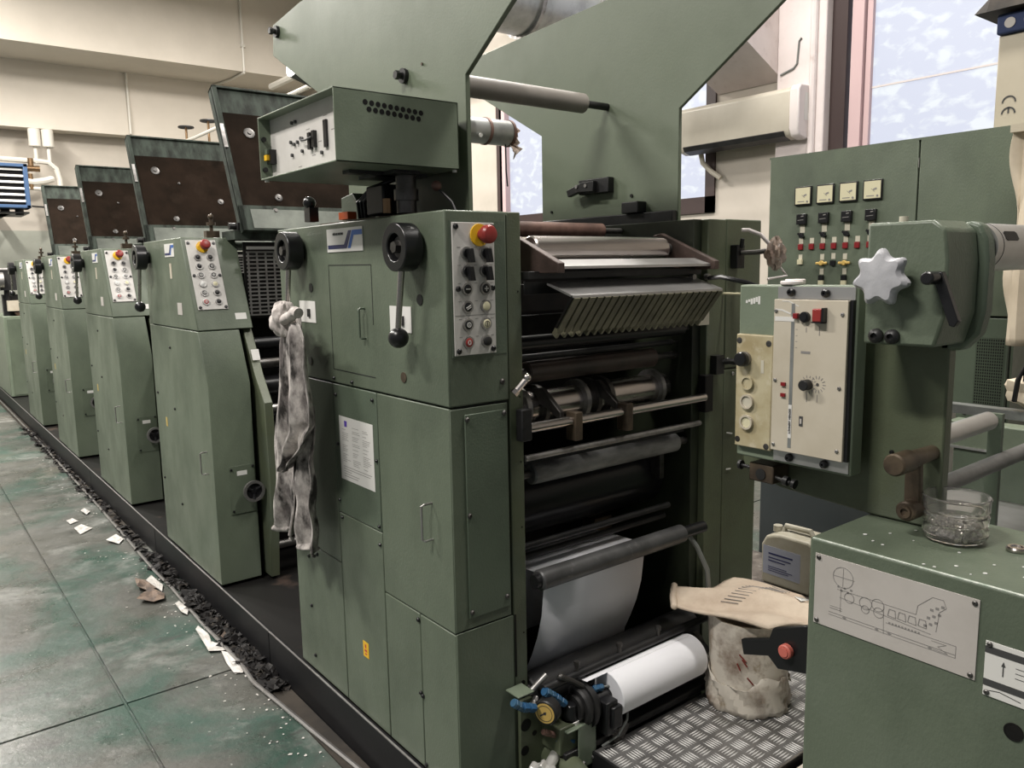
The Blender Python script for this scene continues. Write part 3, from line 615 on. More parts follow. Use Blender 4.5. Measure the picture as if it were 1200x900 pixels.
# unit head: spindles and valves on the roof of the unit under the control box
b = MB(); b.box(1.30, 1.50, 2.2, 2.6, 1.69, 1.70); b.box(1.16, 1.26, 1.9, 2.5, 1.69, 1.705); obj('roof_plate', b, 'rust', fu)
hd = thing('spindle_head', (1.2, 2.2, 1.705), 'grey gearbox with hoses on top of the nearest unit under the white panel box', 'gearbox')
b = MB(); b.box(1.13, 1.22, 2.02, 2.12, 1.706, 1.79); obj('gear_case', b, 'blackm', hd, bev=.006)
b = MB(); b.cyl((1.17, 1.96, 1.706), (1.17, 1.96, 1.812), .028); b.cyl((1.17, 1.96, 1.74), (1.17, 1.96, 1.77), .034); obj('spindle', b, 'dsteel', hd)
b = MB(); b.cyl((1.12, 1.98, 1.706), (1.12, 1.98, 1.745), .012, n=6); obj('brass_nut', b, 'brass', hd)
b = MB(); b.prismx([(2.38, 1.706), (2.38, 1.78), (2.30, 1.79), (2.22, 1.706)], 1.18, 1.22); obj('bracket_plate', b, 'green_d', hd, bev=.003)
b = MB(); b.box(1.13, 1.16, 2.24, 2.30, 1.706, 1.728); obj('orange_block', b, 'orange', hd)
for k in range(3):
    b = MB(); b.tube([(1.15, 2.16+k*.02, 1.706), (1.14, 2.15+k*.02, 1.75), (1.16, 2.10+k*.02, 1.79), (1.20, 2.05, 1.812)], .006); obj('hose', b, 'blackp', hd)
b = MB(); b.box(1.08, 1.11, 2.40, 2.44, 1.706, 1.75); b.ball((1.09, 2.42, 1.765), .02); obj('knob', b, 'blackp', hd)
b = MB(); b.tube([(1.245, 1.82, 1.692), (1.24, 1.84, 1.73), (1.22, 1.87, 1.765)], .004, 6); q = obj('control_lever', b, 'blackm', fu); b = MB(); b.ball((1.215, 1.875, 1.775), .014); obj('lever_ball', b, 'copper', q)

# ------------------------------------------------------------------ overhead web tower
tw = thing('web_tower', (1.7, 2.2, 1.69), 'tall twin-plate green tower with a grey roller between its two plates', 'machine tower')
prof = [(1.845, 1.70), (1.845, 2.07), (1.26, 2.45), (1.26, 2.66), (1.40, 2.75), (2.90, 2.52), (3.14, 2.50), (3.15, 2.39), (2.56, 2.06), (2.56, 1.70)]
prof = [(1.845, 1.693), (1.845, 2.07), (1.20, 2.49), (1.20, 2.52), (2.88, 2.52), (3.135, 2.50), (3.15, 2.39), (2.56, 2.075), (2.56, 1.693)]
profB = [(1.835, 1.693), (1.835, 2.07), (1.10, 2.53), (1.10, 2.56), (2.20, 2.50), (3.0, 2.47), (3.12, 2.38), (2.55, 2.075), (2.55, 1.693)]
b = MB(); b.prismx(prof, 1.30, 1.315); obj('tower_plate', b, 'green_flat', tw, bev=.002)
b = MB(); b.prismx(profB, 2.165, 2.18); obj('tower_plate', b, 'green_flat', tw, bev=.002)
b = MB(); b.cyl((1.325, 2.175, 2.128), (2.05, 2.175, 2.128), .034, n=36, c=.008); q = obj('web_roller', b, 'beigeroll', tw)
b = MB(); b.cyl((1.315, 2.175, 2.128), (2.165, 2.175, 2.128), .013); obj('roller_shaft', b, 'blackm', q)
for yy, zz in ((2.159, 2.125), (3.09, 2.465)):
    b = MB(); b.cyl((1.275, yy, zz), (1.30, yy, zz), .010); b.cyl((1.288, yy, zz), (1.30, yy, zz), .022); b.cyl((1.265, yy, zz), (1.278, yy, zz), .013, n=6); obj('bolt', b, 'blackm', tw)
b = MB(); b.cyl((1.296, 2.06, 2.14), (1.30, 2.06, 2.14), .004); obj('small_hole', b, 'rust', tw)
b = MB(); b.box(2.135, 2.165, 2.14, 2.30, 1.82, 1.875); b.prismf(FX(2.135, 0, 0), [(-2.35, 1.84), (-2.26, 1.865), (-2.20, 1.865), (-2.20, 1.825), (-2.28, 1.828), (-2.34, 1.815)], 0, .02); obj('clamp_block', b, 'blackm', tw, bev=.003)
for yy in (2.29, 2.24): 
    b = MB(); b.cyl((2.13, yy, 1.85), (2.112, yy, 1.85), .007); obj('bolt', b, 'steel', tw)
b = MB(); b.box(2.14, 2.165, 1.84, 2.52, 1.695, 1.735); b.box(2.12, 2.165, 1.98, 2.06, 1.735, 1.775); obj('foot_rail', b, 'blackm', tw, bev=.003)
b = MB(); b.cyl((2.16, 2.05, 1.80), (2.165, 2.05, 1.80), .006); b.cyl((2.16, 2.49, 1.77), (2.165, 2.49, 1.77), .005); obj('small_hole', b, 'grease', tw)

# exhaust duct seen between the plates, and stove pipe with a rag
dq = thing('exhaust_duct', (4.3, 4.6, 3.3), 'big galvanised round duct high up between the tower plates', 'duct')
b = MB(); b.cyl((3.2, 4.62, 3.42), (4.35, 4.62, 3.42), .24, n=40); obj('duct_tube', b, 'galv', dq)
for xx in (3.25, 3.75, 4.30):
    b = MB(); b.annulus((xx, 4.62, 3.42), (1, 0, 0), .262, .24, .03, 40); obj('duct_flange', b, 'steel', dq)
b = MB(); b.box(3.7, 3.73, 4.55, 4.58, 3.6, 5.98); b.box(3.7, 3.73, 4.66, 4.69, 3.6, 5.98); obj('hanger', b, 'blackm', dq)
b = MB(); b.box(4.35, 4.40, 4.3, 4.9, 3.1, 3.75); obj('duct_end_plate', b, 'galv', dq)
sp = thing('vent_pipe', (2.3, 3.06, 2.17), 'short grey vent pipe poking past the front tower plate', 'pipe')
b = MB(); b.cyl((1.32, 3.0, 2.34), (1.9, 3.06, 2.175), .058, n=32); b.cyl((1.9, 3.06, 2.175), (2.40, 3.06, 2.175), .058, n=32); obj('pipe_tube', b, 'galv', sp)
b = MB()
for xx in (2.25, 2.385): b.annulus((xx, 3.06, 2.175), (1, 0, 0), .0615, .058, .014, 32)
obj('pipe_collar', b, 'copper', sp)
b = MB(); b.cyl((2.19, 3.005, 2.145), (2.19, 2.998, 2.143), .009); obj('pipe_rivet', b, 'labelw', sp)
b = MB(); k = 9; pts = []
for i in range(k):
    a = i/(k-1)
    pts.append([(2.375 + .05*j/5 + .012*math.sin(i*1.9+j), 3.04 + .02*math.sin(j*1.7+i) - a*.02, 2.215 - a*.16*(1-.45*abs(j-3)/3)) for j in range(6)])
b.add([p for r_ in pts for p in r_], [(i*6+j, i*6+j+1, (i+1)*6+j+1, (i+1)*6+j) for i in range(k-1) for j in range(5)])
rg = tag(obj('pipe_rag', b, 'plasticbag', solid=.004), 'brown rag and cord tied to the end of the vent pipe', 'rag')
b = MB(); b.tube([(2.36, 3.04, 2.12), (2.363, 3.042, 2.0), (2.368, 3.04, 1.93)], .004, 6); obj('cord', b, 'blackm', rg)

# ------------------------------------------------------------------ control box hung on the tower
cb = thing('control_box', (1.08, 2.07, 1.81), 'green box with a white switch panel cantilevered above the nearest unit', 'control box')
bx0, bx1, by0, by1, bz0, bz1 = .90, 1.262, 1.83, 2.322, 1.815, 1.990
b = MB()
b.box(bx0, bx1, by0, by0+.004, bz0, bz1); b.box(bx0, bx1, by1-.004, by1, bz0, bz1); b.box(bx0, bx1, by0, by1, bz1-.004, bz1); b.box(bx0, bx1, by0, by1, bz0, bz0+.004); b.box(bx1-.004, bx1, by0, by1, bz0, bz1)
obj('sheet_case', b, 'green_l', cb, bev=.001)
b = MB(); b.box(bx0+.035, bx0+.038, by0+.004, by1-.004, bz0+.004, bz1-.004); pn = obj('switch_panel', b, 'white_panel', cb)
b = MB(); b.box(1.262, 1.30, 1.90, 2.25, 1.85, 1.95); b.box(1.10, 1.18, 1.90, 2.10, 1.806, 1.815); b.box(1.0, 1.24, 1.96, 2.0, 1.806, 1.815); obj('mounting_bracket', b, 'blackm', cb)
g = FX(bx0+.035, by1, bz0)
def sw(u0, u1, v0, v1, h_, m, nm='switch'):
    b = MB(); b.boxf(g, u0, u1, v0, v1, 0, h_); obj(nm, b, m, pn)
sw(.275, .290, .055, .098, .010, 'blackp'); sw(.300, .315, .058, .100, .010, 'blackp'); sw(.365, .382, .05, .118, .006, 'blackp'); 
sw(.012, .040, .045, .085, .018, 'blackp', 'fuse_base'); sw(.010, .030, .055, .070, .026, 'yellow', 'yellow_cap'); sw(.012, .030, .072, .086, .024, 'green_d', 'green_cap')
b = MB(); b.tube([g(.23, .093, .002), g(.24, .083, .012), g(.275, .08, .014), g(.31, .083, .014)], .0025, 6); obj('jumper_wire', b, 'ink', pn)
for u, v in ((.165, .140), (.188, .140), (.152, .090), (.174, .082), (.197, .085), (.220, .092), (.157, .055), (.225, .058), (.345, .040)):
    b = MB(); b.cylf(g, u, v, 0, .006, .0048, 12); obj('indicator', b, 'ink', pn)
b = MB(); rr = random.Random(5)
for u, v in ((.20, .02), (.26, .11), (.29, .04), (.33, .07), (.41, .09), (.37, .13)): b.line(g, [(u-.01, v), (u+.012, v)], .0014)
obj('panel_legend', b, 'inkgrey', pn)
bolts(FY(0, by0, 0), [], cb)
b = MB()
ff = FY(0, by0, 0)
for k in range(10):
    b.cylf(ff, .985+k*.0178, 1.962-k*.0012, 0, .0006, .0068, 16)
    if k < 9: b.cylf(ff, .995+k*.0178, 1.9455-k*.0012, 0, .0006, .0068, 16)
obj('vent_hole', b, 'grease', cb)
for v in (.03, .115):
    b = MB(); b.cyl((bx0+.012, by1-.004, bz0+v), (bx0+.012, by1-.012, bz0+v), .007); obj('screw', b, 'blackp', cb)
for xx, yy in ((bx0+.01, by1-.02), (bx1-.01, by0+.01)):
    b = MB(); b.cyl((xx, yy, bz0-.006), (xx, yy, bz0), .006); obj('screw', b, 'labelw', cb)

# ------------------------------------------------------------------ the repeated units behind
def make_unit(Y, label):
    u = thing('printing_unit', (1.2, Y+.4, .16), label, 'printing press unit', 'green printing units in a row')
    xa, xb = 1.065, 1.25; far = Y+.88
    low = [(Y, .165), (Y-.012, 1.067), (Y+.082, 1.298)]
    # core and panels
    b = MB(); b.prismx([(Y+.02, .165), (Y+.01, 1.06), (Y+.10, 1.30), (Y+.25, 1.70), (far, 1.70), (far, .165)], xa+.015, xb); obj('cabinet_core', b, 'green_seam', u)
    b = MB(); b.prismx([(Y+.084, 1.302), (Y+.245, 1.712), (far, 1.712), (far, 1.302)], xa, 1.31); obj('upper_housing', b, 'green', u, bev=.004)
    b = MB(); b.prismx([(Y+.484, .165), (Y+.484, 1.298), (far, 1.298), (far, .165)], xa, xb); obj('side_panel', b, 'green', u, bev=.002)
    b = MB(); b.prismx([(Y, .165), (Y-.012, 1.067), (Y+.082, 1.298), (Y+.48, 1.298), (Y+.48, .165)], xa-.004, 1.245); obj('cabinet_door', b, 'green', u, bev=.003)
    f = FX(xa-.004, Y, 0); wire_handle(f, -.075, .665, .765, u, .028)
    f2 = FX(xa, Y, 0)
    bolts(f2, [(-.54, .42), (-.54, .90), (-.54, 1.20), (-.83, .5), (-.83, .95)], u, .006)
    b = MB(); b.boxf(f2, -.72, -.695, .79, .835, 0, .001); obj('warning_sticker', b, 'goldstrip', u)
    b = MB(); b.boxf(f2, -.36, -.29, 1.365, 1.42, 0, .0015); obj('scale_plate', b, 'diagplate', u)
    b = MB(); b.boxf(f2, -.44, -.41, 1.53, 1.60, 0, .0015); obj('counter_plate', b, 'cream_panel', u)
    logo_plate(FX(xa, Y+.50, 1.69), .15, .06, u, False)
    lever(u, 1.03, Y+.80, 1.635, 1.39, .05)
    # tilted control panel
    a = V3((0, Y+.084, 1.302)); c = V3((0, Y+.245, 1.712)); up = (c-a).normalized(); n = V3((1, 0, 0)).cross(up)
    g = F(a, (1, 0, 0), up, n); H = (c-a).length
    b = MB(); b.boxf(g, 1.083, 1.215, H-.345, H-.015, 0, .005); cp_ = obj('control_panel', b, 'white_panel', u, bev=.001)
    gb_ = F(g(0, 0, .005), g.U, g.V, g.N)
    button(gb_, 1.158, H-.048, 'estop', cp_)
    rows_ = [('black', 'black'), ('black', 'zero'), ('zero', 'zero'), ('white', 'ivory'), ('zero', 'black'), ('off', 'black')]
    for k, (p, q) in enumerate(rows_):
        z = H-.10 - k*.042; button(gb_, 1.122, z, p, cp_, .0145); button(gb_, 1.177, z, q, cp_, .0145)
    bolts(gb_, [(1.093, H-.03), (1.205, H-.03), (1.093, H-.185), (1.205, H-.185), (1.093, H-.335), (1.205, H-.335)], cp_, .0065)
    b = MB(); b.boxf(g, 1.24, 1.29, .045, .075, 0, .001); obj('small_label', b, 'labelw', u)
    # handwheel on the end
    e = FY(0, Y-.004, 0)
    b = MB(); b.boxf(e, 1.125, 1.240, .48, .70, 0, .004); wp = obj('wheel_plate', b, 'green', u, bev=.001)
    bolts(F(e(0, 0, .004), e.U, e.V, e.N), [(1.135, .685), (1.232, .69), (1.135, .495)], wp, .005)
    b = MB(); b.boxf(e, 1.16, 1.205, .655, .675, .004, .005); obj('small_label', b, 'labelw', wp)
    wh = thing_part('handwheel', u)
    c_ = e(1.215, .585, .045)
    b = MB(); b.annulus(c_, e.N, .048, .036, .014, 32); obj('wheel_rim', b, 'steel', wh)
    b = MB(); b.cyl(e(1.215, .585, 0), e(1.215, .585, .055), .012); b.cyl(e(1.215, .585, .04), e(1.215, .585, .05), .037)
    for q in range(3):
        a_ = 2*PI*q/3 + .5; b.tube([c_, c_ + V3((math.cos(a_)*.04, -.008, math.sin(a_)*.04))], .007)
    obj('wheel_hub', b, 'blackp', wh)
    # side frame with the rounded front
    b = MB(); b.prismx([(Y+.32, 1.70), (Y+.22, 1.45), (Y+.10, 1.28), (Y+.0, 1.10), (Y-.09, .98), (Y-.10, .6), (Y-.05, .165), (Y+.8, .165), (Y+.8, 1.70)], 1.272, 1.312); sf = obj('side_frame', b, 'green_dirty', u, bev=.003)
    q = V3((0, Y-.05, 1.04)); 
    b = MB(); b.boxf(F((1.275, Y+.028, 1.18), (1, 0, 0), (0, .35, .95), (0, -.95, .35)), 0, .035, -.02, .03, 0, .002); obj('small_label', b, 'labelw', sf)
    b = MB(); b.prismx([(Y+.15, 1.70), (Y-.05, .98), (Y-.05, .165), (Y+.8, .165), (Y+.8, 1.70)], 2.05, 2.09); obj('side_frame', b, 'green_dirty', u, bev=.003)
    b = MB(); b.box(2.10, 2.34, Y+.0, far, .165, 1.69); obj('drive_cabinet', b, 'green', u, bev=.004)
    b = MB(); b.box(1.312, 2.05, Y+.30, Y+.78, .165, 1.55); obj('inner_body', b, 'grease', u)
    for yy, zz, r, m in ((.13, 1.225, .03, 'blackp'), (.06, 1.14, .022, 'dsteel'), (.09, 1.03, .05, 'blackp'), (.02, .935, .018, 'steel'), (.10, .86, .05, 'blackp'), (.06, .70, .04, 'dsteel'), (.0, .50, .03, 'blackp'), (-.02, .30, .02, 'dsteel')):
        b = MB(); b.cyl((1.312, Y+yy, zz), (2.05, Y+yy, zz), r, n=24); obj('roller', b, m, u)
    # wire guard
    b = MB(); gg = FY(0, Y+.13, 0)
    for k in range(18): b.boxf(gg, 1.32+k*.0405, 1.328+k*.0405, 1.355, 1.645, 0, .003)
    for k in range(17): b.boxf(gg, 1.315, 2.045, 1.355+k*.0178, 1.362+k*.0178, .001, .004)
    obj('wire_guard', b, 'steel', u)
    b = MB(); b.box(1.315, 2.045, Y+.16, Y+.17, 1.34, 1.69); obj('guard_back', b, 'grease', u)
    b = MB(); b.box(1.315, 2.045, Y+.10, Y+.12, 1.655, 1.668); obj('guard_bar', b, 'steel', u)
    # raised guard hood
    a = V3((1.30, Y+.105, 1.735)); up = (V3((1.30, Y+.405, 2.415)) - a).normalized(); n = V3((1, 0, 0)).cross(up); g = F(a, (1, 0, 0), up, n); H = .743
    b = MB(); b.boxf(g, 0, .80, 0, H, -.012, 0); b.boxf(g, 0, .80, 0, .125, 0, .012); b.boxf(g, 0, .80, H-.012, H, -.05, .012); b.boxf(g, 0, .022, 0, H, -.05, .012)
    hd_ = obj('raised_guard', b, 'hood', u, bev=.002)
    b = MB(); b.boxf(g, .05, .78, .01, .105, .012, .014); obj('deflector_sheet', b, 'sheet_l', hd_)
    b = MB(); b.boxf(g, .022, .80, .127, H-.14, 0, .006); bp_ = obj('stained_panel', b, 'brownpanel', hd_)
    for q, (uu, vv, r) in enumerate(((.13, H-.24, .026), (.20, .17, .018), (.17, .10, .02), (.26, .42, .008), (.5, .3, .02))):
        b = MB(); b.lathe(g(uu, vv, .006), g.N, [(0, r), (.004, r), (.006, r*.7), (.006, r*.4), (.012, r*.35)], 20); obj('boss', b, 'dsteel', bp_)
    b = MB(); b.boxf(g, -.004, .012, H-.33, H-.21, .012, .02); obj('latch', b, 'steel', hd_)
    b = MB(); b.box(1.27, 2.09, Y+.13, Y+.30, 1.70, 1.74); obj('hood_base', b, 'hood', u)
    # fittings on the roof
    b = MB(); b.box(1.20, 1.26, Y+.30, Y+.34, 1.712, 1.745); b.cyl((1.23, Y+.32, 1.745), (1.23, Y+.32, 1.80), .008); b.cyl((1.23, Y+.32, 1.77), (1.23, Y+.32, 1.785), .02); b.ball((1.23, Y+.32, 1.81), .013); obj('adjusting_screw', b, 'rust', u)
    b = MB(); b.box(1.29, 1.36, Y+.14, Y+.2, 1.742, 1.775); b.cyl((1.26, Y+.17, 1.76), (1.29, Y+.17, 1.76), .015); obj('hood_hinge', b, 'blackm', u)
    return u
labels = ['second green printing unit, whose raised guard stands just left of the white panel box',
          'third green printing unit along the row, counted from the camera',
          'fourth green printing unit along the row, counted from the camera',
          'fifth and farthest tall green printing unit before the low cabinet']
u2 = make_unit(3.50, labels[0])
for dy, lb in zip((1.645, 3.31, 5.02), labels[1:]):
    c = copy_tree(u2); c.location.y += dy; c['label'] = lb
# yellow stop lamp look of one unit: its ivory button glows in the photograph
# low cabinet and cutter at the far end
lc = thing('end_cabinet', (1.2, 11.3, .16), 'low green cabinet with white sides at the far end of the press line', 'cabinet')
b = MB(); b.box(1.065, 1.36, 10.9, 12.2, .162, 1.10); obj('cabinet_body', b, 'green_l', lc, bev=.005)
b = MB(); b.boxf(FY(0, 10.9, 0), 1.10, 1.325, .18, 1.07, 0, .006); obj('end_panel', b, 'green', lc, bev=.002)
b = MB(); b.box(1.36, 2.0, 10.95, 12.1, .162, 1.0); obj('lower_body', b, 'blackm', lc)
q = thing('numbering_head', (1.2, 11.3, 1.105), 'dark clamp mechanism with silver wheels standing on the low far cabinet', 'machine head')
b = MB(); b.box(1.1, 1.35, 11.1, 11.2, 1.102, 1.35); b.box(1.08, 1.30, 11.0, 11.3, 1.40, 1.62); b.cyl((1.15, 11.1, 1.2), (1.15, 11.1, 1.45), .03); obj('head_body', b, 'blackm', q)
b = MB(); b.cyl((1.0, 11.1, 1.60), (1.3, 11.1, 1.60), .05); b.cyl((1.05, 11.0, 1.52), (1.12, 11.0, 1.52), .09); b.cyl((1.08, 11.05, 1.64), (1.35, 11.05, 1.64), .02); obj('head_wheel', b, 'steel', q)
b = MB(); b.box(1.13, 1.33, 10.95, 11.05, 1.16, 1.28); obj('head_box', b, 'cream_panel', q)
b = MB(); b.cyl((1.25, 10.97, 1.102), (1.25, 10.97, 1.14), .04, .06); obj('small_cup', b, 'copper', q)

# ------------------------------------------------------------------ rag on the far lever
def cloth(name, rows, dep, m, nu=26, solid=.0025, par=None):
    """rows: (z, y left, y right) from top to bottom; hung near x=1.0 with folds"""
    b = MB(); n = 46; vs = []
    for i in range(n):
        t = i/(n-1)*(len(rows)-1); k = min(int(t), len(rows)-2); a = t-k; a = a*a*(3-2*a) if 0 else a
        z, yl, yr = [rows[k][j]*(1-a) + rows[k+1][j]*a for j in range(3)]
        for j in range(nu):
            s = j/(nu-1); amp = min(1, .25+i/14)
            x = dep + amp*(.016*math.sin(s*9+1.2+i*.02) + .008*math.sin(s*21+i*.11)) + .004*math.sin(i*.5+s*6)
            vs.append((x, yl + (yr-yl)*s, z + .006*math.sin(s*11)*(i/n)))
    b.add(vs, [(i*nu+j, i*nu+j+1, (i+1)*nu+j+1, (i+1)*nu+j) for i in range(n-1) for j in range(nu-1)])
    return obj(name, b, m, par, solid=solid)
rg = thing('hanging_rag', (1.0, 2.43, 1.4), 'long ink stained white rag knotted on the far lever of the nearest unit', 'rag')
cloth('rear_fold', [(1.42, 2.46, 2.30), (1.30, 2.50, 2.31), (1.035, 2.586, 2.34), (.85, 2.615, 2.38), (.70, 2.64, 2.43), (.68, 2.644, 2.44)], .990, 'rag', par=rg)
cloth('lower_fold', [(1.15, 2.34, 2.20), (1.0, 2.38, 2.225), (.90, 2.395, 2.225), (.80, 2.40, 2.225), (.70, 2.41, 2.225), (.685, 2.37, 2.235)], .974, 'rag', par=rg)
cloth('front_fold', [(1.40, 2.33, 2.235), (1.34, 2.35, 2.20), (1.22, 2.365, 2.175), (1.10, 2.385, 2.160), (1.06, 2.39, 2.20), (1.0, 2.40, 2.28), (.95, 2.415, 2.35), (.925, 2.42, 2.40)], .955, 'rag', par=rg)
b = MB(); n1, n2 = 48, 30; vs = []
for i in range(n1):
    for j in range(n2+1):
        a = 2*PI*i/n1; p = PI*j/n2; r = .045*(1+(.12*math.sin(3*a+3*p)+.10*math.sin(6*a-5*p)+.05*math.sin(11*a+7*p))*math.sin(p))
        vs.append((.975 + r*.8*math.sin(p)*math.cos(a), 2.40 + r*1.2*math.sin(p)*math.sin(a), 1.405 + r*1.25*math.cos(p)))
b.add(vs, [(i*(n2+1)+j, ((i+1) % n1)*(n2+1)+j, ((i+1) % n1)*(n2+1)+j+1, i*(n2+1)+j+1) for i in range(n1) for j in range(n2)])
obj('knot', b, 'ragtop', rg)
b = MB(); b.tube([(.965, 2.38, 1.40), (.955, 2.33, 1.412), (.95, 2.28, 1.42), (.948, 2.245, 1.435), (.95, 2.225, 1.43)], .016, 12); obj('knot_tail', b, 'ragtop', rg)

# ------------------------------------------------------------------ paper web, paper roll and its brake
b = MB(); n = 14
path = [(1.86, .42), (1.86, .66), (1.845, .688), (1.80, .695), (1.70, .700), (1.64, .702), (1.622, .690), (1.620, .66), (1.630, .58), (1.65, .51), (1.675, .45), (1.70, .40), (1.71, .35)]
vs = [(x, y, z) for y, z in path for x in (1.362, 1.768)]
b.add(vs, [(2*i, 2*i+1, 2*i+3, 2*i+2) for i in range(len(path)-1)])
tag(obj('paper_web', b, 'paper', solid=.0008), 'white paper web coming down behind the grey roller inside the nearest unit', 'paper')
pr_ = thing('paper_roll', (1.7, 1.53, .33), 'small bright white paper roll with a dark stripe at the foot of the press', 'paper roll')
b = MB(); b.cyl((1.521, 1.53, .332), (1.892, 1.53, .332), .066, n=44, c=.002); obj('roll_body', b, 'paperroll', pr_)
b = MB(); b.cyl((1.46, 1.53, .332), (1.955, 1.53, .332), .020); obj('roll_core', b, 'blackm', pr_)
b = MB(); b.prismx([(1.53, .399), (1.57, .394), (1.575, .3905), (1.575, .3895), (1.57, .393), (1.53, .398)], 1.44, 1.88); wq = obj('loose_sheet', b, 'paperroll', pr_)
b = MB(); b.prismx([(1.553, .3975), (1.566, .3958), (1.566, .3968), (1.553, .3985)], 1.46, 1.885); obj('dark_stripe', b, 'blackm', pr_)

ar = thing('brake_assembly', (1.35, 1.5, .2), 'pneumatic brake with gauge, blue fittings and black clamp at the nearest unit foot', 'brake')
b = MB(); b.prismf(FY(0, 1.612, 0), [(1.255, .375), (1.30, .375), (1.36, .30), (1.46, .235), (1.46, .05), (1.255, .05)], 0, .012); q = obj('arm_plate', b, 'green_dirty', ar, bev=.003)
for u, v, r in ((1.275, .30, .018), (1.305, .265, .008), (1.27, .225, .014)):
    b = MB(); b.cylf(FY(0, 1.600, 0), u, v, 0, .001, r); obj('plate_hole', b, 'grease', q)
b = MB(); b.box(1.33, 1.40, 1.52, 1.60, .22, .30); obj('regulator_body', b, 'green_dirty', ar, bev=.004)
b = MB(); b.box(1.385, 1.452, 1.505, 1.510, .165, .292); b.box(1.345, 1.452, 1.505, 1.58, .287, .292); q = obj('mounting_bracket', b, 'green_l', ar, bev=.003)
bolts(FY(0, 1.505, 0), [(1.402, .180), (1.440, .185)], q, .006, 'steel')
b = MB(); b.cyl((1.392, 1.545, .292), (1.392, 1.545, .300), .026); obj('knob_collar', b, 'labelw', ar)
b = MB(); b.cyl((1.392, 1.545, .300), (1.392, 1.545, .345), .021, .018, c=.003); obj('regulator_knob', b, 'blackp', ar)
gz = V3((1.285, 1.53, .362)); ga = V3((-.90, -.42, 0)).normalized()
b = MB(); b.cyl(gz - ga*.035, gz, .035, n=32, c=.003); gg = obj('pressure_gauge', b, 'blackm', ar)
b = MB(); b.cyl(gz, gz + ga*.001, .028, n=32); obj('gauge_dial', b, 'gauge', gg)
b = MB(); fz = F(gz + ga*.001, (.42, -.90, 0), (0, 0, 1), ga); b.line(fz, [(-.014, -.010), (.004, .004)], .0035, .001); b.circ(fz, 0, 0, .022, .001, .001); b.cylf(fz, 0, 0, 0, .001, .004); obj('gauge_needle', b, 'ink', gg)
def fit(p, q, r, m='fitting', nm='hose_fitting'):
    b = MB(); b.cyl(p, q, r*.8, n=12); d = (V3(q)-V3(p)); b.cyl(V3(p)+d*.1, V3(p)+d*.45, r, n=6, c=.001); b.cyl(V3(p)+d*.6, V3(p)+d*.9, r*.95, n=6, c=.001); obj(nm, b, m, ar)
fit((1.19, 1.545, .422), (1.215, 1.545, .400), .013); fit((1.215, 1.545, .400), (1.262, 1.545, .380), .014); fit((1.262, 1.56, .375), (1.29, 1.57, .39), .009, 'steel', 'pipe_union')
fit((1.30, 1.55, .412), (1.335, 1.55, .385), .014); fit((1.335, 1.55, .385), (1.37, 1.545, .352), .013); fit((1.30, 1.56, .362), (1.36, 1.57, .355), .010, 'steel', 'pipe_union')
fit((1.29, 1.545, .300), (1.335, 1.545, .272), .010, 'copper', 'pipe_union'); fit((1.335, 1.54, .270), (1.385, 1.53, .245), .015); fit((1.462, 1.53, .368), (1.50, 1.53, .362), .011)
b = MB(); b.box(1.215, 1.270, 1.555, 1.61, .418, .422); obj('cover_tab', b, 'green_l', ar, bev=.001)
b = MB(); b.cyl((1.275, 1.585, .40), (1.33, 1.575, .44), .008); obj('steel_rod', b, 'steel', ar)
b = MB(); b.cyl((1.415, 1.55, .322), (1.465, 1.55, .322), .058, n=36, c=.006); b.cyl((1.402, 1.55, .322), (1.415, 1.55, .322), .04); b.annulus((1.435, 1.55, .322), (1, 0, 0), .066, .05, .012, 36); ck = obj('clamp_ring', b, 'blackm', ar)
b = MB(); b.box(1.465, 1.51, 1.475, 1.54, .245, .345); b.box(1.48, 1.518, 1.465, 1.525, .265, .33); obj('clamp_block', b, 'blackp', ck, bev=.005)
b = MB(); b.tube([(1.44, 1.54, .378), (1.40, 1.55, .408), (1.368, 1.553, .428)], .008, 8); b.ball((1.364, 1.554, .430), .010); obj('clamp_lever', b, 'dsteel', ck)
b = MB(); b.tube([(1.50, 1.53, .362), (1.535, 1.52, .358), (1.56, 1.50, .335), (1.565, 1.49, .30), (1.55, 1.48, .265), (1.51, 1.475, .235), (1.46, 1.49, .215)], .0035, 8); obj('air_hose', b, 'hose', ar)
b = MB(); b.cyl((1.37, 1.60, .185), (1.35, 1.46, .165), .042, n=28, c=.006); obj('pivot_housing', b, 'green_dirty', ar)
b = MB(); b.cyl((1.40, 1.57, .215), (1.52, 1.56, .232), .018); obj('cross_pin', b, 'blackm', ar)
b = MB(); b.prismf(FY(0, 1.50, 0), [(1.50, .235), (1.56, .250), (1.57, .238), (1.545, .203), (1.51, .203)], -.02, .01); obj('rail_bracket', b, 'dsteel', ar)
kp = F((1.255, 1.50, .212), (.5, -.85, 0), (0, 0, 1), (-.85, -.5, 0)); b = MB(); pts = []
for k in range(48):
    a = 2*PI*k/48; r = .040 + .007*max(-.6, math.cos(8*a)); pts.append((r*math.cos(a), r*math.sin(a)))
b.prismf(kp, pts, 0, .030); b.cylf(kp, 0, 0, -.11, 0, .015); b.cylf(kp, 0, 0, .030, .036, .020); obj('hand_knob', b, 'knobal', ar, bev=.003)
b = MB(); b.box(1.40, 1.435, 1.44, 1.50, .06, .12); b.tube([(1.33, 1.50, .10), (1.37, 1.46, .12), (1.42, 1.45, .10)], .02); obj('foot_clutter', b, 'rust', ar)

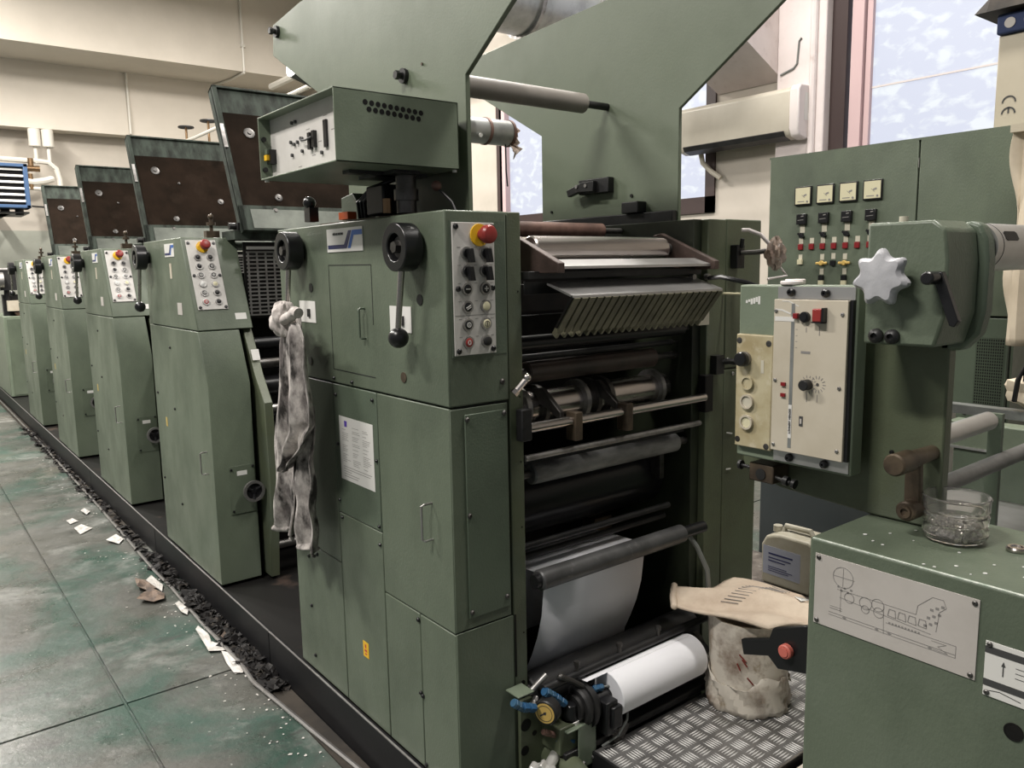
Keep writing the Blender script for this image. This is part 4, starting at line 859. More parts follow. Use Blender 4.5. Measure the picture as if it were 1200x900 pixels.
# ------------------------------------------------------------------ tread plate platform
tp = thing('tread_platform', (1.9, 1.3, .2), 'aluminium five-bar tread plate platform between press and right machine', 'platform')
b = MB(); b.box(1.444, 2.65, 1.135, 1.505, .192, .200); obj('tread_sheet', b, 'tread', tp, bev=.001)
b = MB(); ft = F((1.444, 1.135, .200), (1, 0, 0), (0, 1, 0), (0, 0, 1)); T_ = .052
for i in range(23):
    for j in range(7):
        cx, cy = .024 + i*T_, .024 + j*T_
        ang = 0 if (i+j) % 2 else PI/2
        for k in range(5):
            o_ = (k-2)*.0092; a = ang
            px, py = cx + (-math.sin(a))*o_, cy + math.cos(a)*o_
            l = .021; U = V3((math.cos(a), math.sin(a), 0)); W = V3((-math.sin(a), math.cos(a), 0)); c = ft(px, py, 0)
            b.add([c-U*l, c-W*.0026, c+U*l, c+W*.0026, c-U*l*.6+V3((0, 0, .0018)), c+U*l*.6+V3((0, 0, .0018))], [(0, 1, 4), (1, 2, 5), (1, 5, 4), (2, 3, 5), (3, 0, 4), (3, 4, 5)])
o = obj('tread_ridge', b, 'treadbar', tp); 
b = MB(); b.box(1.444, 2.65, 1.14, 1.50, .150, .191); b.box(1.436, 1.444, 1.132, 1.508, .15, .201); b.box(1.5, 1.55, 1.2, 1.45, 0, .15); b.box(2.5, 2.55, 1.2, 1.45, 0, .15); obj('platform_frame', b, 'blackm', tp, bev=.002)
b = MB(); b.box(1.60, 2.65, .85, 1.125, 0, .17); tag(obj('floor_plinth', b, 'wall'), 'pale low plinth beyond the near edge of the tread plate', 'plinth')

# bucket and kraft bag
bk = thing('bucket', (2.005, 1.40, .2), 'stained white plastic bucket wrapped in dirty paper on the tread plate', 'bucket')
b = MB(); prof_ = [(0, .114), (.006, .120), (.04, .122), (.05, .118), (.15, .118), (.27, .122), (.285, .122), (.285, .114), (.02, .112), (.02, 0)]
b.lathe((2.005, 1.40, .201), (0, 0, 1), prof_, 56)
for i, v in enumerate(b.v):
    a = math.atan2(v.y-1.40, v.x-2.005); k = 1 + .02*math.sin(5*a+v.z*20) + .012*math.sin(13*a-v.z*40); v.x = 2.005 + (v.x-2.005)*k; v.y = 1.40 + (v.y-1.40)*k
obj('bucket_body', b, 'bucket', bk)
b = MB(); n = 60; rows_ = []
for i in range(7):
    for j in range(n):
        a = 2*PI*j/n; r = .123 + .005*math.sin(7*a+i*1.3) + .004*math.sin(17*a+i*2.1) + (.004 if i < 2 else 0); z = .203 + i*.017 + (.022*math.sin(3*a+1)+.008*math.sin(8*a) if i == 6 else 0)
        rows_.append((2.005 + r*math.cos(a), 1.40 + r*math.sin(a), z))
b.add(rows_, [(i*n+j, i*n+(j+1) % n, (i+1)*n+(j+1) % n, (i+1)*n+j) for i in range(6) for j in range(n)])
obj('paper_wrap', b, 'bucket', bk, solid=.002)
for a0, z, l in ((3.55, .40, .04), (3.62, .385, .03), (3.50, .37, .02), (3.75, .33, .035)):
    b = MB(); b.tube([(2.005 + .1225*math.cos(a0+l*t*4), 1.40+.1225*math.sin(a0+l*t*4), z-.02*t) for t in (0, .5, 1)], .0025, 6)
    obj('red_smear', b, 'blood', bk)
# bag: a flat crumpled kraft sheet
out = [(1.885, 1.60), (1.96, 1.55), (2.095, 1.53), (2.14, 1.43), (2.18, 1.33), (2.16, 1.25), (2.10, 1.20), (1.99, 1.19), (1.885, 1.25), (1.875, 1.33), (1.865, 1.42), (1.825, 1.545)]
b = MB(); k = len(out)*4; ring0 = []
for i in range(k):
    a = i/4; p, q = out[int(a) % 12], out[(int(a)+1) % 12]; t = a-int(a); ring0.append((p[0]+(q[0]-p[0])*t, p[1]+(q[1]-p[1])*t))
cx, cy = 2.02, 1.385; vs = []; R_ = 10
def bz(x, y, s): return .500 + .020*math.sin(x*14+1)*math.cos(y*11) + .010*math.sin(x*41+y*23) + .012*(1-s) - .018*max(0, s-.75)*4*(.5+.5*math.sin(x*9)) + .02
for s_i in range(1, R_+1):
    s = s_i/R_
    for x, y in ring0: px_, py_ = cx+(x-cx)*s, cy+(y-cy)*s; vs.append((px_, py_, bz(px_, py_, s)))
vs.append((cx, cy, bz(cx, cy, 0)))
b.add(vs, [((r)*k+i, r*k+(i+1) % k, (r+1)*k+(i+1) % k, (r+1)*k+i) for r in range(R_-1) for i in range(k)] + [(i, (i+1) % k, R_*k) for i in range(k)])
bag = tag(obj('paper_bag', b, 'kraft', solid=.008), 'flattened tan kraft paper bag lying over the top of the bucket', 'bag')
b = MB(); rr = random.Random(8)
for q in range(16):
    x, y = 1.93+q*.012, 1.45-q*.004; b.tube([(x, y, bz(x, y, .3)+.0065), (x+.02, y-.05, bz(x+.02, y-.05, .3)+.0065)], .0012, 5)
obj('bag_print', b, 'inkgrey', bag)
b = MB(); b.tube([(1.895, 1.605, bz(1.89, 1.6, .97)), (1.86, 1.58, bz(1.86, 1.58, .97)), (1.825, 1.545, bz(1.83, 1.55, .97))], .011, 12); b.ball((1.895, 1.605, bz(1.89, 1.6, .97)), .011); b.ball((1.825, 1.545, bz(1.83, 1.55, .97)), .011); obj('rolled_end', b, 'kraft', bag)
b = MB(); x, y = 2.08, 1.27; b.add([(x, y, bz(x, y, .5)+.008), (x+.05, y+.0, bz(x+.05, y, .5)+.009), (x+.055, y+.03, bz(x+.055, y+.03, .5)+.008), (x+.01, y+.03, bz(x+.01, y+.03, .5)+.009)], [(0, 1, 2, 3)]); obj('bag_sticker', b, 'labelw', bag, solid=.001)

# ------------------------------------------------------------------ jerrycan
jc = thing('jerrycan', (3.3, 2.05, .008), 'cloudy plastic jerrycan with a pale blue label on the floor behind', 'jerrycan')
b = MB(); b.prismf(F((3.3, 0, 0), (0, -1, 0), (0, 0, 1), (-1, 0, 0)), [(-2.20, .01), (-2.205, .20), (-2.18, .245), (-2.14, .262), (-2.10, .27), (-1.95, .27), (-1.93, .25), (-1.93, .01)], -.12, .06); obj('can_body', b, 'jerry', jc, bev=.02, seg=4)
b = MB(); b.tube([(3.32, 2.13, .262), (3.32, 2.12, .292), (3.32, 1.99, .295), (3.32, 1.97, .26)], .014, 10); b.cyl((3.32, 2.165, .255), (3.32, 2.165, .285), .022); obj('can_handle', b, 'jerry', jc)
b = MB(); b.boxf(FX(3.24, 2.19, 0), 0, .2, .06, .20, 0, .001); q = obj('can_label', b, 'jlabel', jc)
b = MB(); g = FX(3.239, 2.19, 0)
for v, a_, w__ in ((.165, .13, .008), (.145, .12, .005), (.13, .09, .005), (.10, .10, .003), (.09, .13, .003), (.08, .11, .003)): b.line(g, [(.03, v), (.03+a_, v)], w__, .001)
obj('label_print', b, 'navy', q)

# ------------------------------------------------------------------ right machine: block, plate, console
bl = thing('infeed_stand', (1.5, .5, 0), 'low green machine stand at lower right with an engraved diagram plate', 'machine stand')
b = MB(); b.box(1.30, 1.62, -.6, .781, 0, 1.05); obj('stand_body', b, 'green', bl, bev=.006, seg=3)
b = MB(); b.tube([(1.3022, .775, 1.0478), (1.3022, -.59, 1.0478)], .0022, 6); obj('worn_highlight', b, 'wornhighlight', bl)  # thin strip for the worn edge and its painted highlight line
f = FX(1.30, 0, 0)
b = MB(); b.boxf(f, -.767, -.486, .889, 1.023, 0, .002); dp = obj('diagram_plate', b, 'diagplate', bl, bev=.0005)
g = F((1.298, .767, 1.023), (0, -1, 0), (0, 0, 1), (-1, 0, 0)); b = MB(); q = .0009
b.circ(g, .055, -.032, .019, q); b.line(g, [(.036, -.032), (.076, -.032)], q); b.line(g, [(.055, -.05), (.055, -.015)], q*.6)
b.line(g, [(.045, -.056), (.185, -.056), (.187, -.04), (.21, -.018), (.227, -.018), (.232, -.03), (.222, -.04), (.218, -.075)], q*.8)
b.line(g, [(.05, -.070), (.21, -.082)], q*.9); b.line(g, [(.052, -.052), (.052, -.098)], q*.6); b.line(g, [(.13, -.06), (.132, -.11)], q*.5)
for k, (u, v, r) in enumerate(((.068, -.066, .009), (.098, -.066, .011), (.120, -.062, .011), (.122, -.075, .009), (.098, -.077, .007))): b.circ(g, u, v, r, q)
for k in range(4): b.line(g, [(.138+k*.017, -.074), (.140+k*.017, -.062), (.15+k*.017, -.062), (.152+k*.017, -.075)], q*1.2, closed=True)
for k in range(9): b.boxf(g, .198+(k % 3)*.007+k*.0015, .203+(k % 3)*.007+k*.0015, -.072+k*.005, -.068+k*.005, 0, .0005)
for k in range(5): b.boxf(g, .045+k*.006, .049+k*.006, -.0525-(k % 2)*.006, -.049-(k % 2)*.006, 0, .0005)
for k in range(10): b.boxf(g, .14+k*.0055, .143+k*.0055, -.088, -.085, 0, .0005)
b.line(g, [(.03, -.103), (.25, -.103)], q); b.line(g, [(.03, -.108), (.25, -.108)], q*.7); b.line(g, [(.032, -.095), (.055, -.095)], q); b.line(g, [(.032, -.091), (.055, -.091)], q*.6)
for u in (.06, .12, .142, .21): b.prismf(g, [(u-.004, -.1055), (u, -.1035), (u+.004, -.1055), (u, -.1075)], 0, .0006)
b.line(g, [(.135, -.088), (.25, -.088), (.25, -.108)], q*.7); b.line(g, [(.212, -.092), (.235, -.092), (.222, -.099), (.238, -.106), (.215, -.106)], q*.7)
obj('engraved_diagram', b, 'inkgrey', dp)
bolts(F(g(0, 0, 0), g.U, g.V, g.N), [(.007, -.007), (.274, -.007), (.007, -.127), (.274, -.127)], dp, .004, 'dsteel', .003)
b = MB(); b.boxf(f, -.474, -.20, .872, .962, 0, .002); sp_ = obj('stripe_plate', b, 'labelw', bl, bev=.0005)
b = MB(); b.boxf(f, -.474, -.20, .943, .954, .002, .0026); b.boxf(f, -.474, -.20, .889, .900, .002, .0026)
b.prismf(f, [(-.450, .928), (-.447, .936), (-.444, .928)], .002, .0026); b.boxf(f, -.4478, -.4462, .912, .928, .002, .0026)
for k in range(3): b.line(F(f(0, 0, .002), f.U, f.V, f.N), [(-.43, .932-k*.008), (-.39, .932-k*.008)], .0008)
b.line(F(f(0, 0, .002), f.U, f.V, f.N), [(-.465, .882), (-.45, .885), (-.42, .880)], .001)
obj('stripe_print', b, 'ink', sp_)
bolts(F(f(0, 0, .002), f.U, f.V, f.N), [(-.468, .957), (-.468, .878)], sp_, .004, 'dsteel', .003)
b = MB(); b.annulus((1.298, .427, .829), (1, 0, 0), .014, .012, .003); b.cylf(f, -.427, .829, 0, .0015, .0125); obj('bore_hole', b, 'grease', bl)
# black guide bracket with red knob
gbk = thing('guide_bracket', (1.35, .85, .78), 'black bracket with an orange-red knob on the left side of the machine stand', 'bracket')
b = MB(); b.prismf(FX(1.35, 0, 0), [(-.957, .769), (-.890, .795), (-.882, .820), (-.783, .862), (-.783, .758), (-.868, .738), (-.891, .757), (-.95, .737)], -.006, .006); obj('bracket_plate', b, 'blackp', gbk, bev=.002)
b = MB(); b.cyl((1.344, .846, .787), (1.33, .846, .787), .0145, n=28, c=.002); b.cyl((1.33, .846, .787), (1.328, .846, .787), .009); obj('red_knob', b, 'pinkred', gbk)

# upright plate with box, knob, handle, shaft
up_ = thing('mandrel_stand', (1.5, .8, 1.05), 'tall green upright plate with star knob, handle and steel mandrel', 'machine upright')
b = MB(); b.prismx([(.641, 1.052), (.775, 1.052), (.98, 1.064), (1.075, 1.10), (1.075, 1.49), (.74, 1.49), (.735, 1.60), (.64, 1.60)], 1.50, 1.53); obj('upright_plate', b, 'green_dirty', up_, bev=.004)
b = MB(); b.prismx([(.739, 1.404), (.739, 1.616), (.627, 1.616), (.607, 1.600), (.600, 1.55), (.60, 1.46), (.615, 1.404)], 1.38, 1.499); bxx = obj('clamp_box', b, 'green', up_, bev=.005)
b = MB(); pts = [(.66, 1.60), (.62, 1.617), (.602, 1.610), (.590, 1.585), (.586, 1.55), (.586, 1.46), (.594, 1.42), (.62, 1.39), (.66, 1.385)]
b.prismx(pts, 1.50, 1.535); obj('flange_plate', b, 'green_d', up_, bev=.006)
b = MB(); b.cyl((1.535, .628, 1.571), (2.6, .628, 1.571), .043, n=48); md = obj('mandrel', b, 'alu', up_)
b = MB()
for xx in (1.60, 1.64):
    pass
b.prismf(F((1.60, .628, 1.571), (1, 0, 0), (0, .45, .89), (0, -.89, .45)), [(-.028, -.006), (-.022, -.009), (.022, -.009), (.028, -.006), (.028, .006), (.022, .009), (-.022, .009), (-.028, .006)], .042, .0436); b.cyl((1.56, .628, 1.571), (1.5605, .628, 1.571), .0436, n=48); obj('mandrel_slot', b, 'grease', md)
# star knob
ks = F((1.38, .692, 1.522), (0, -1, 0), (0, 0, 1), (-1, 0, 0)); vs = []; n = 70; lay = [(0, .55), (.008, .85), (.018, 1.0), (.030, .98), (.038, .82), (.041, .45), (.041, .0001)]
b = MB(); b.cylf(ks, 0, 0, 0, .03, .02)
for h_, sc in lay:
    for k in range(n):
        a = 2*PI*k/n; st = .0375 + .0125*(math.cos(7*(a-PI/2))*.5+.5)**1.4; st = st if sc > .5 else .036
        vs.append(ks(st*sc*math.cos(a), st*sc*math.sin(a), .016+h_*.85))
b.add(vs, [(i*n+k, i*n+(k+1) % n, (i+1)*n+(k+1) % n, (i+1)*n+k) for i in range(len(lay)-1) for k in range(n)] + [tuple(range(n))])
obj('star_knob', b, 'starknob', up_)
# ratchet handle
b = MB(); b.cyl((1.38, .612, 1.521), (1.333, .612, 1.521), .011, n=20, c=.002); b.cyl((1.38, .612, 1.521), (1.50, .612, 1.521), .007)
hx = F((1.340, .612, 1.521), (0, -1, -.0), (0, 0, 1), (-1, 0, 0)); b.prismf(hx, [(-.008, .010), (.010, .010), (.040, -.070), (.034, -.080), (.026, -.078)], -.038, -.024); obj('ratchet_handle', b, 'blackp', up_, bev=.003)
for yy in (.714, .685):
    b = MB(); b.lathe((1.38, yy, 1.419), (-1, 0, 0), [(0, .013), (.006, .013), (.010, .010), (.012, .006), (.006, .005), (.006, 0)], 24); obj('socket_bolt', b, 'blackm', up_)
# crank
ck_ = thing_part('crank_handle', up_)
b = MB(); b.cyl((1.50, .660, 1.197), (1.41, .660, 1.197), .014, .016, n=28); b.cyl((1.41, .660, 1.197), (1.355, .660, 1.197), .020, n=28, c=.003)
obj('crank_hub', b, 'rust', ck_)
b = MB(); b.prismf(FX(1.455, 0, 0), [(-.682, 1.205), (-.654, 1.205), (-.650, 1.088), (-.680, 1.088)], 0, .014); obj('crank_arm', b, 'rust', ck_, bev=.003)
b = MB(); b.cyl((1.455, .664, 1.100), (1.415, .664, 1.100), .0185, n=28, c=.003); b.annulus((1.411, .664, 1.100), (1, 0, 0), .011, .007, .004); obj('crank_end', b, 'rust', ck_)
bolts(FX(1.50, 0, 0), [(-.735, 1.185), (-.70, 1.18)], up_, .004, 'blackm')

# bolted dark block under the console
b = MB(); b.box(1.44, 1.50, .955, 1.015, 1.085, 1.125); q = obj('lock_block', b, 'rust', up_, bev=.003)
b = MB(); b.cyl((1.438, .985, 1.103), (1.44, .985, 1.103), .012); b.cyl((1.45, 1.015, 1.11), (1.45, 1.045, 1.112), .004); b.cyl((1.45, 1.04, 1.112), (1.45, 1.047, 1.112), .010); b.cyl((1.45, .955, 1.10), (1.45, .92, 1.095), .004); b.cyl((1.45, .935, 1.098), (1.45, .925, 1.097), .010); b.cyl((1.45, .915, 1.095), (1.45, .908, 1.094), .010); obj('lock_screw', b, 'blackm', q)

# console
cs = thing('tension_console', (1.45, .9, 1.15), 'green console with yellowed button strip and cream instrument panel', 'control panel')
b = MB(); b.box(1.425, 1.465, .776, 1.038, 1.140, 1.506); b.box(1.46, 1.50, .82, 1.0, 1.16, 1.49); obj('console_case', b, 'green_l', cs, bev=.004)
g = FX(1.425, 0, 0)
b = MB(); b.boxf(g, -1.035, -.946, 1.163, 1.404, 0, .012); ys_ = obj('button_strip', b, 'yellowed', cs, bev=.003)
gy = F(g(0, 0, .012), g.U, g.V, g.N)
b = MB(); b.lathe(gy(-1.012, 1.352, 0), gy.N, [(0, .0155), (.008, .0155), (.008, .013), (.010, .013)], 28); obj('knob_collar', b, 'steel', ys_)
b = MB(); b.lathe(gy(-1.012, 1.352, 0), gy.N, [(.008, .0145), (.016, .0155), (.021, .013), (.022, .006)], 28); obj('rotary_knob', b, 'blackp', ys_)
for zz, m_, r in ((1.302, 'yellowed', .0145), (1.262, 'tagp', .0155), (1.218, 'ivory', .0155)):
    b = MB(); b.annulus(gy(-1.003, zz, 0), gy.N, r, r*.76, .007, 28); obj('button_ring', b, 'cream_panel' if zz < 1.3 else 'yellowed', ys_)
    b = MB(); b.lathe(gy(-1.003, zz, 0), gy.N, [(0, r*.76), (.004, r*.76), (.004, 0)], 24); obj('push_button', b, m_, ys_)
bolts(gy, [(-1.027, 1.390), (-.956, 1.387), (-1.027, 1.178), (-.956, 1.172)], ys_, .006, 'dsteel', .001)
b = MB(); b.boxf(gy, -.973, -.966, 1.325, 1.352, 0, .0006); obj('faded_label', b, 'tagp', ys_)
b = MB(); b.boxf(g, -.943, -.786, 1.170, 1.478, 0, .016); ip = obj('instrument_panel', b, 'cream_panel', cs, bev=.001)
b = MB(); b.boxf(g, -.943, -.779, 1.479, 1.503, 0, .004); br_ = obj('rack_rail', b, 'alu', cs)
bolts(F(g(0, 0, .004), g.U, g.V, g.N), [(-.912, 1.492), (-.838, 1.491)], br_, .0078, 'blackp', .010)
b = MB(); b.boxf(g, -.943, -.779, 1.146, 1.169, 0, .004); br_ = obj('rack_rail', b, 'alu', cs)
bolts(F(g(0, 0, .004), g.U, g.V, g.N), [(-.905, 1.157), (-.828, 1.157)], br_, .0078, 'blackp', .010)
b = MB(); b.boxf(g, -.786, -.779, 1.17, 1.478, 0, .010); obj('side_gap', b, 'blackp', cs)
gi = F(g(0, 0, .016), g.U, g.V, g.N)
b = MB(); b.boxf(gi, -.9035, -.896, 1.180, 1.47, 0, .0005); st_ = obj('grey_stripe', b, 'galv', ip)
b = MB(); b.boxf(gi, -.9035, -.896, 1.20, 1.268, .0005, .0009); obj('stripe_label', b, 'labelw', ip)
text('stripe_words', 'LOHNERT MENGES', F(gi(-.8995, 1.235, .001), gi.U, gi.V, gi.N), .0062, 'ink', ip, rot=PI/2, sx=.95)
b = MB(); b.boxf(gi, -.851, -.832, 1.437, 1.462, 0, .014); rb_ = obj('red_rocker', b, 'red', ip, bev=.002)
b = MB(); b.boxf(gi, -.832, -.8275, 1.435, 1.464, 0, .013); b.boxf(gi, -.853, -.8275, 1.4345, 1.437, 0, .013); obj('rocker_frame', b, 'blackp', ip)
b = MB(); b.boxf(gi, -.896, -.886, 1.441, 1.452, 0, .008); obj('red_lamp', b, 'dred', ip, bev=.001)
b = MB(); b.cylf(gi, -.872, 1.445, 0, .008, .0105, 24, .001); b.cylf(gi, -.872, 1.445, .008, .0095, .007, 20); obj('fuse_holder', b, 'blackp', ip)
b = MB(); b.cylf(gi, -.862, 1.313, 0, .020, .0105, 28, .0015); obj('dial_knob', b, 'blackm', ip)
b = MB(); b.cylf(gi, -.842, 1.315, 0, .001, .003, 16); obj('dial_hole', b, 'ink', ip)
for zz in (1.305, 1.283):
    b = MB(); b.boxf(gi, -.921, -.911, zz, zz+.007, 0, .004); obj('red_indicator', b, 'dred', ip)
b = MB()
for k in range(14):
    a = 2*PI*k/14; b.line(gi, [(-.842+.011*math.cos(a), 1.315+.011*math.sin(a)), (-.842+.017*math.cos(a), 1.315+.017*math.sin(a))], .0013)
    b.line(gi, [(-.862+.0135*math.cos(a), 1.313+.0135*math.sin(a)), (-.862+.018*math.cos(a), 1.313+.018*math.sin(a))], .0012)
b.line(gi, [(-.8645, 1.295), (-.8645, 1.278)], .0012); b.line(gi, [(-.842, 1.295), (-.842, 1.280)], .0012); b.line(gi, [(-.870, 1.425), (-.870, 1.415)], .0012); b.line(gi, [(-.842, 1.428), (-.842, 1.410)], .0012)
b.boxf(gi, -.880, -.860, 1.373, 1.378, 0, .0004)
for z in (1.42, 1.408, 1.396, 1.384): b.line(gi, [(-.893, z), (-.889, z)], .0008)
obj('panel_print', b, 'inkgrey', ip)
b = MB(); b.boxf(gi, -.879, -.871, 1.228, 1.248, 0, .001); obj('socket', b, 'ink', ip); b = MB(); b.boxf(gi, -.877, -.873, 1.233, 1.243, .001, .0016); obj('socket_window', b, 'diagplate', ip)
bolts(gi, [(-.938, 1.455), (-.796, 1.452), (-.936, 1.315), (-.936, 1.182), (-.797, 1.190), (-.797, 1.312)], ip, .0035, 'steel', .003)
b = MB(); b.line(gi, [(-.94, 1.458), (-.925, 1.457), (-.905, 1.450)], .003); b.line(gi, [(-.925, 1.475), (-.91, 1.475), (-.888, 1.465)], .0016); b.boxf(gi, -.94, -.897, 1.435, 1.444, 0, .0006)
for k in range(6): b.boxf(g, -1.022+k*.006, -1.017+k*.006, 1.468+.003*math.sin(k*2), 1.474+.0035*k*.5, 0, .0006)
obj('paint_splash', b, 'labelw', ip)
b = MB(); b.cyl((1.44, .925, 1.5065), (1.44, .925, 1.514), .022); b.cyl((1.46, .93, 1.5065), (1.46, .93, 1.517), .02)
tag(obj('tape_roll', b, 'acside', bev=.002), 'clear white tape rolls lying on top of the console', 'tape')
b = MB(); b.cyl((1.52, .745, 1.60), (1.52, .745, 1.632), .008, n=12); tag(obj('cork_plug', b, 'tagp'), 'small tan plug standing on top of the upright plate', 'plug')

# glass jar with screws and bottle cap
jar = thing('plastic_jar', (1.49, .60, 1.051), 'clear ribbed plastic jar half filled with screws on the machine stand', 'jar')
b = MB(); P_ = [(.001, .030), (.004, .037), (.014, .0415), (.024, .0405), (.028, .0370), (.032, .0405), (.044, .0415), (.048, .0375), (.052, .0415), (.068, .0415), (.072, .043), (.074, .0415), (.070, .0395), (.055, .0385), (.050, .037), (.045, .0385), (.030, .0350), (.014, .038), (.006, .034), (.004, .0)]
b.lathe((1.475, .602, 1.051), (0, 0, 1), [(t*1.12, r*1.30) for t, r in P_], 48); obj('jar_wall', b, 'glass', jar)
b = MB(); rr = random.Random(3)
for i in range(380):
    a = rr.random()*6.28; r = .041*math.sqrt(rr.random()); z = 1.060 + rr.random()*.024; p = V3((1.475+r*math.cos(a), .602+r*math.sin(a), z)); d = V3((rr.uniform(-1, 1), rr.uniform(-1, 1), rr.uniform(-.4, .4))).normalized()
    b.cyl(p-d*.004, p+d*.002, .0012, n=6); b.cyl(p+d*.002, p+d*.004, .0032, n=8)
o = obj('small_screws', b, 'screws'); tag(o, 'heap of small shiny screws at the bottom of the clear jar', 'screws'); o['kind'] = 'stuff'
bc = MB(); bc.lathe((1.495, .508, 1.051), (0, 0, 1), [(0, .016), (.004, .0165), (.007, .014), (.007, .010), (.005, .009), (.005, 0)], 28); tag(obj('round_tin', bc, 'chrome'), 'small round metal tin on the machine stand beside the jar', 'tin')
b = MB()
for i in range(16):
    x, y = rr.uniform(1.31, 1.48), rr.uniform(.42, .75); b.cyl((x, y, 1.0505), (x, y, 1.0512), rr.uniform(.0015, .004), n=10)
o = tag(obj('spilled_drops', b, 'whiteb'), 'small pale drops spattered over the top of the machine stand', 'drops'); o['kind'] = 'stuff'

b = MB(); b.box(2.5, 3.58, 1.1, 2.9, .001, .008); tag(obj('dirty_floor_patch', b, 'channelgrey'), 'grey scuffed patch of dirty floor under the jerrycan', 'floor patch')  # thin slab added over the green floor to show its dirty grey-brown area
# clamp with plastic wrapped handle on the drive side
cl = thing('wrapped_handle', (2.2, 1.55, 1.56), 'clamp handle wrapped in crumpled plastic on the drive side of the nearest unit', 'handle')
b = MB(); b.box(2.165, 2.205, 1.59, 1.617, 1.535, 1.61); b.cyl((2.185, 1.59, 1.60), (2.185, 1.585, 1.63), .007); obj('clamp_body', b, 'blackm', cl, bev=.002)
b = MB(); b.tube([(2.185, 1.59, 1.585), (2.21, 1.55, 1.585), (2.235, 1.52, 1.59)], .008); obj('clamp_rod', b, 'dsteel', cl)
b = MB(); n1, n2 = 22, 14; vs = []
for i in range(n1):
    for j in range(n2+1):
        a = 2*PI*i/n1; p = PI*j/n2; r = .030*(1+.18*math.sin(4*a+3*p)+.15*math.sin(7*a-5*p)); vs.append((2.24+r*math.sin(p)*math.cos(a), 1.50+r*.9*math.sin(p)*math.sin(a), 1.58+r*1.45*math.cos(p)))
b.add(vs, [(i*(n2+1)+j, ((i+1) % n1)*(n2+1)+j, ((i+1) % n1)*(n2+1)+j+1, i*(n2+1)+j+1) for i in range(n1) for j in range(n2)]); obj('plastic_wrap', b, 'plasticbag', cl)
b = MB(); b.tube([(2.22, 1.51, 1.61), (2.20, 1.53, 1.64), (2.18, 1.56, 1.655), (2.165, 1.575, 1.655)], .006, 8); obj('plastic_tail', b, 'acside', cl); b = MB(); b.tube([(2.24, 1.49, 1.545), (2.26, 1.47, 1.51), (2.20, 1.50, 1.50)], .004, 8); obj('plastic_tail', b, 'acside', cl)
b = MB(); b.tube([(2.13, 1.48, 1.455), (2.16, 1.47, 1.45), (2.20, 1.46, 1.455), (2.21, 1.46, 1.48)], .007, 10); b.ball((2.13, 1.482, 1.456), .012); b.cyl((2.13, 1.482, 1.456), (2.13, 1.617, 1.456), .004); tag(obj('cream_hook', b, 'ivory'), 'cream plastic hooked handle left of the console', 'handle')
b = MB(); b.tube([(2.09, 1.615, 1.235), (2.12, 1.58, 1.24), (2.15, 1.55, 1.235)], .010, 8); b.cyl((2.15, 1.56, 1.225), (2.165, 1.54, 1.255), .008); b.box(2.07, 2.11, 1.59, 1.615, 1.20, 1.26)
tag(obj('toggle_clamp', b, 'blackm'), 'black toggle clamp on the drive side frame of the open unit', 'clamp')

# ------------------------------------------------------------------ electrical cabinet
ec = thing('electrical_cabinet', (3.8, 1.9, 0), 'big green electrical cabinet with four square meters and red lamps', 'cabinet')
b = MB(); b.box(3.62, 4.1, 1.31, 2.455, .30, 2.065); obj('cabinet_body', b, 'green_seam', ec)
b = MB(); b.box(3.60, 3.62, 1.715, 2.455, .78, 2.07); d1 = obj('cabinet_door', b, 'green', ec, bev=.004)
b = MB(); b.box(3.60, 3.62, 1.31, 1.708, 1.315, 2.07); obj('cabinet_door', b, 'green', ec, bev=.004)
b = MB(); b.box(3.60, 3.62, 1.31, 1.708, .78, 1.308); vd = obj('vent_door', b, 'green_d', ec, bev=.004)
b = MB(); b.box(3.595, 4.1, 1.31, 2.46, .0, .776); obj('cabinet_base', b, 'slate', ec, bev=.004)
b = MB(); b.box(3.60, 4.1, 1.305, 2.46, 2.066, 2.075); b.box(3.63, 4.1, 1.3, 1.312, 0, 2.06); b.box(3.63, 4.1, 2.454, 2.465, 0, 2.06); obj('cabinet_top', b, 'green', ec)
g = FX(3.60, 0, 0)
b = MB(); b.boxf(g, -1.43, -1.322, .93, 1.225, 0, .001); vb = obj('vent_mesh', b, 'grease', vd)
b = MB()
for k in range(13): b.boxf(g, -1.43+k*.0088, -1.4272+k*.0088, .93, 1.225, .001, .003)
for k in range(24): b.boxf(g, -1.43, -1.322, .93+k*.0126, .934+k*.0126, .001, .003)
obj('mesh_wire', b, 'green_d', vb)
bolts(g, [(-1.46, 1.252), (-1.46, .9), (-1.665, 1.6)], ec, .009)
b = MB(); b.boxf(g, -1.528, -1.520, 1.04, 1.16, 0, .002); obj('gold_strip', b, 'goldstrip', ec)
b = MB(); b.boxf(g, -1.711, -1.709, 1.95, 1.99, .0, .004); obj('door_lock', b, 'steel', ec)
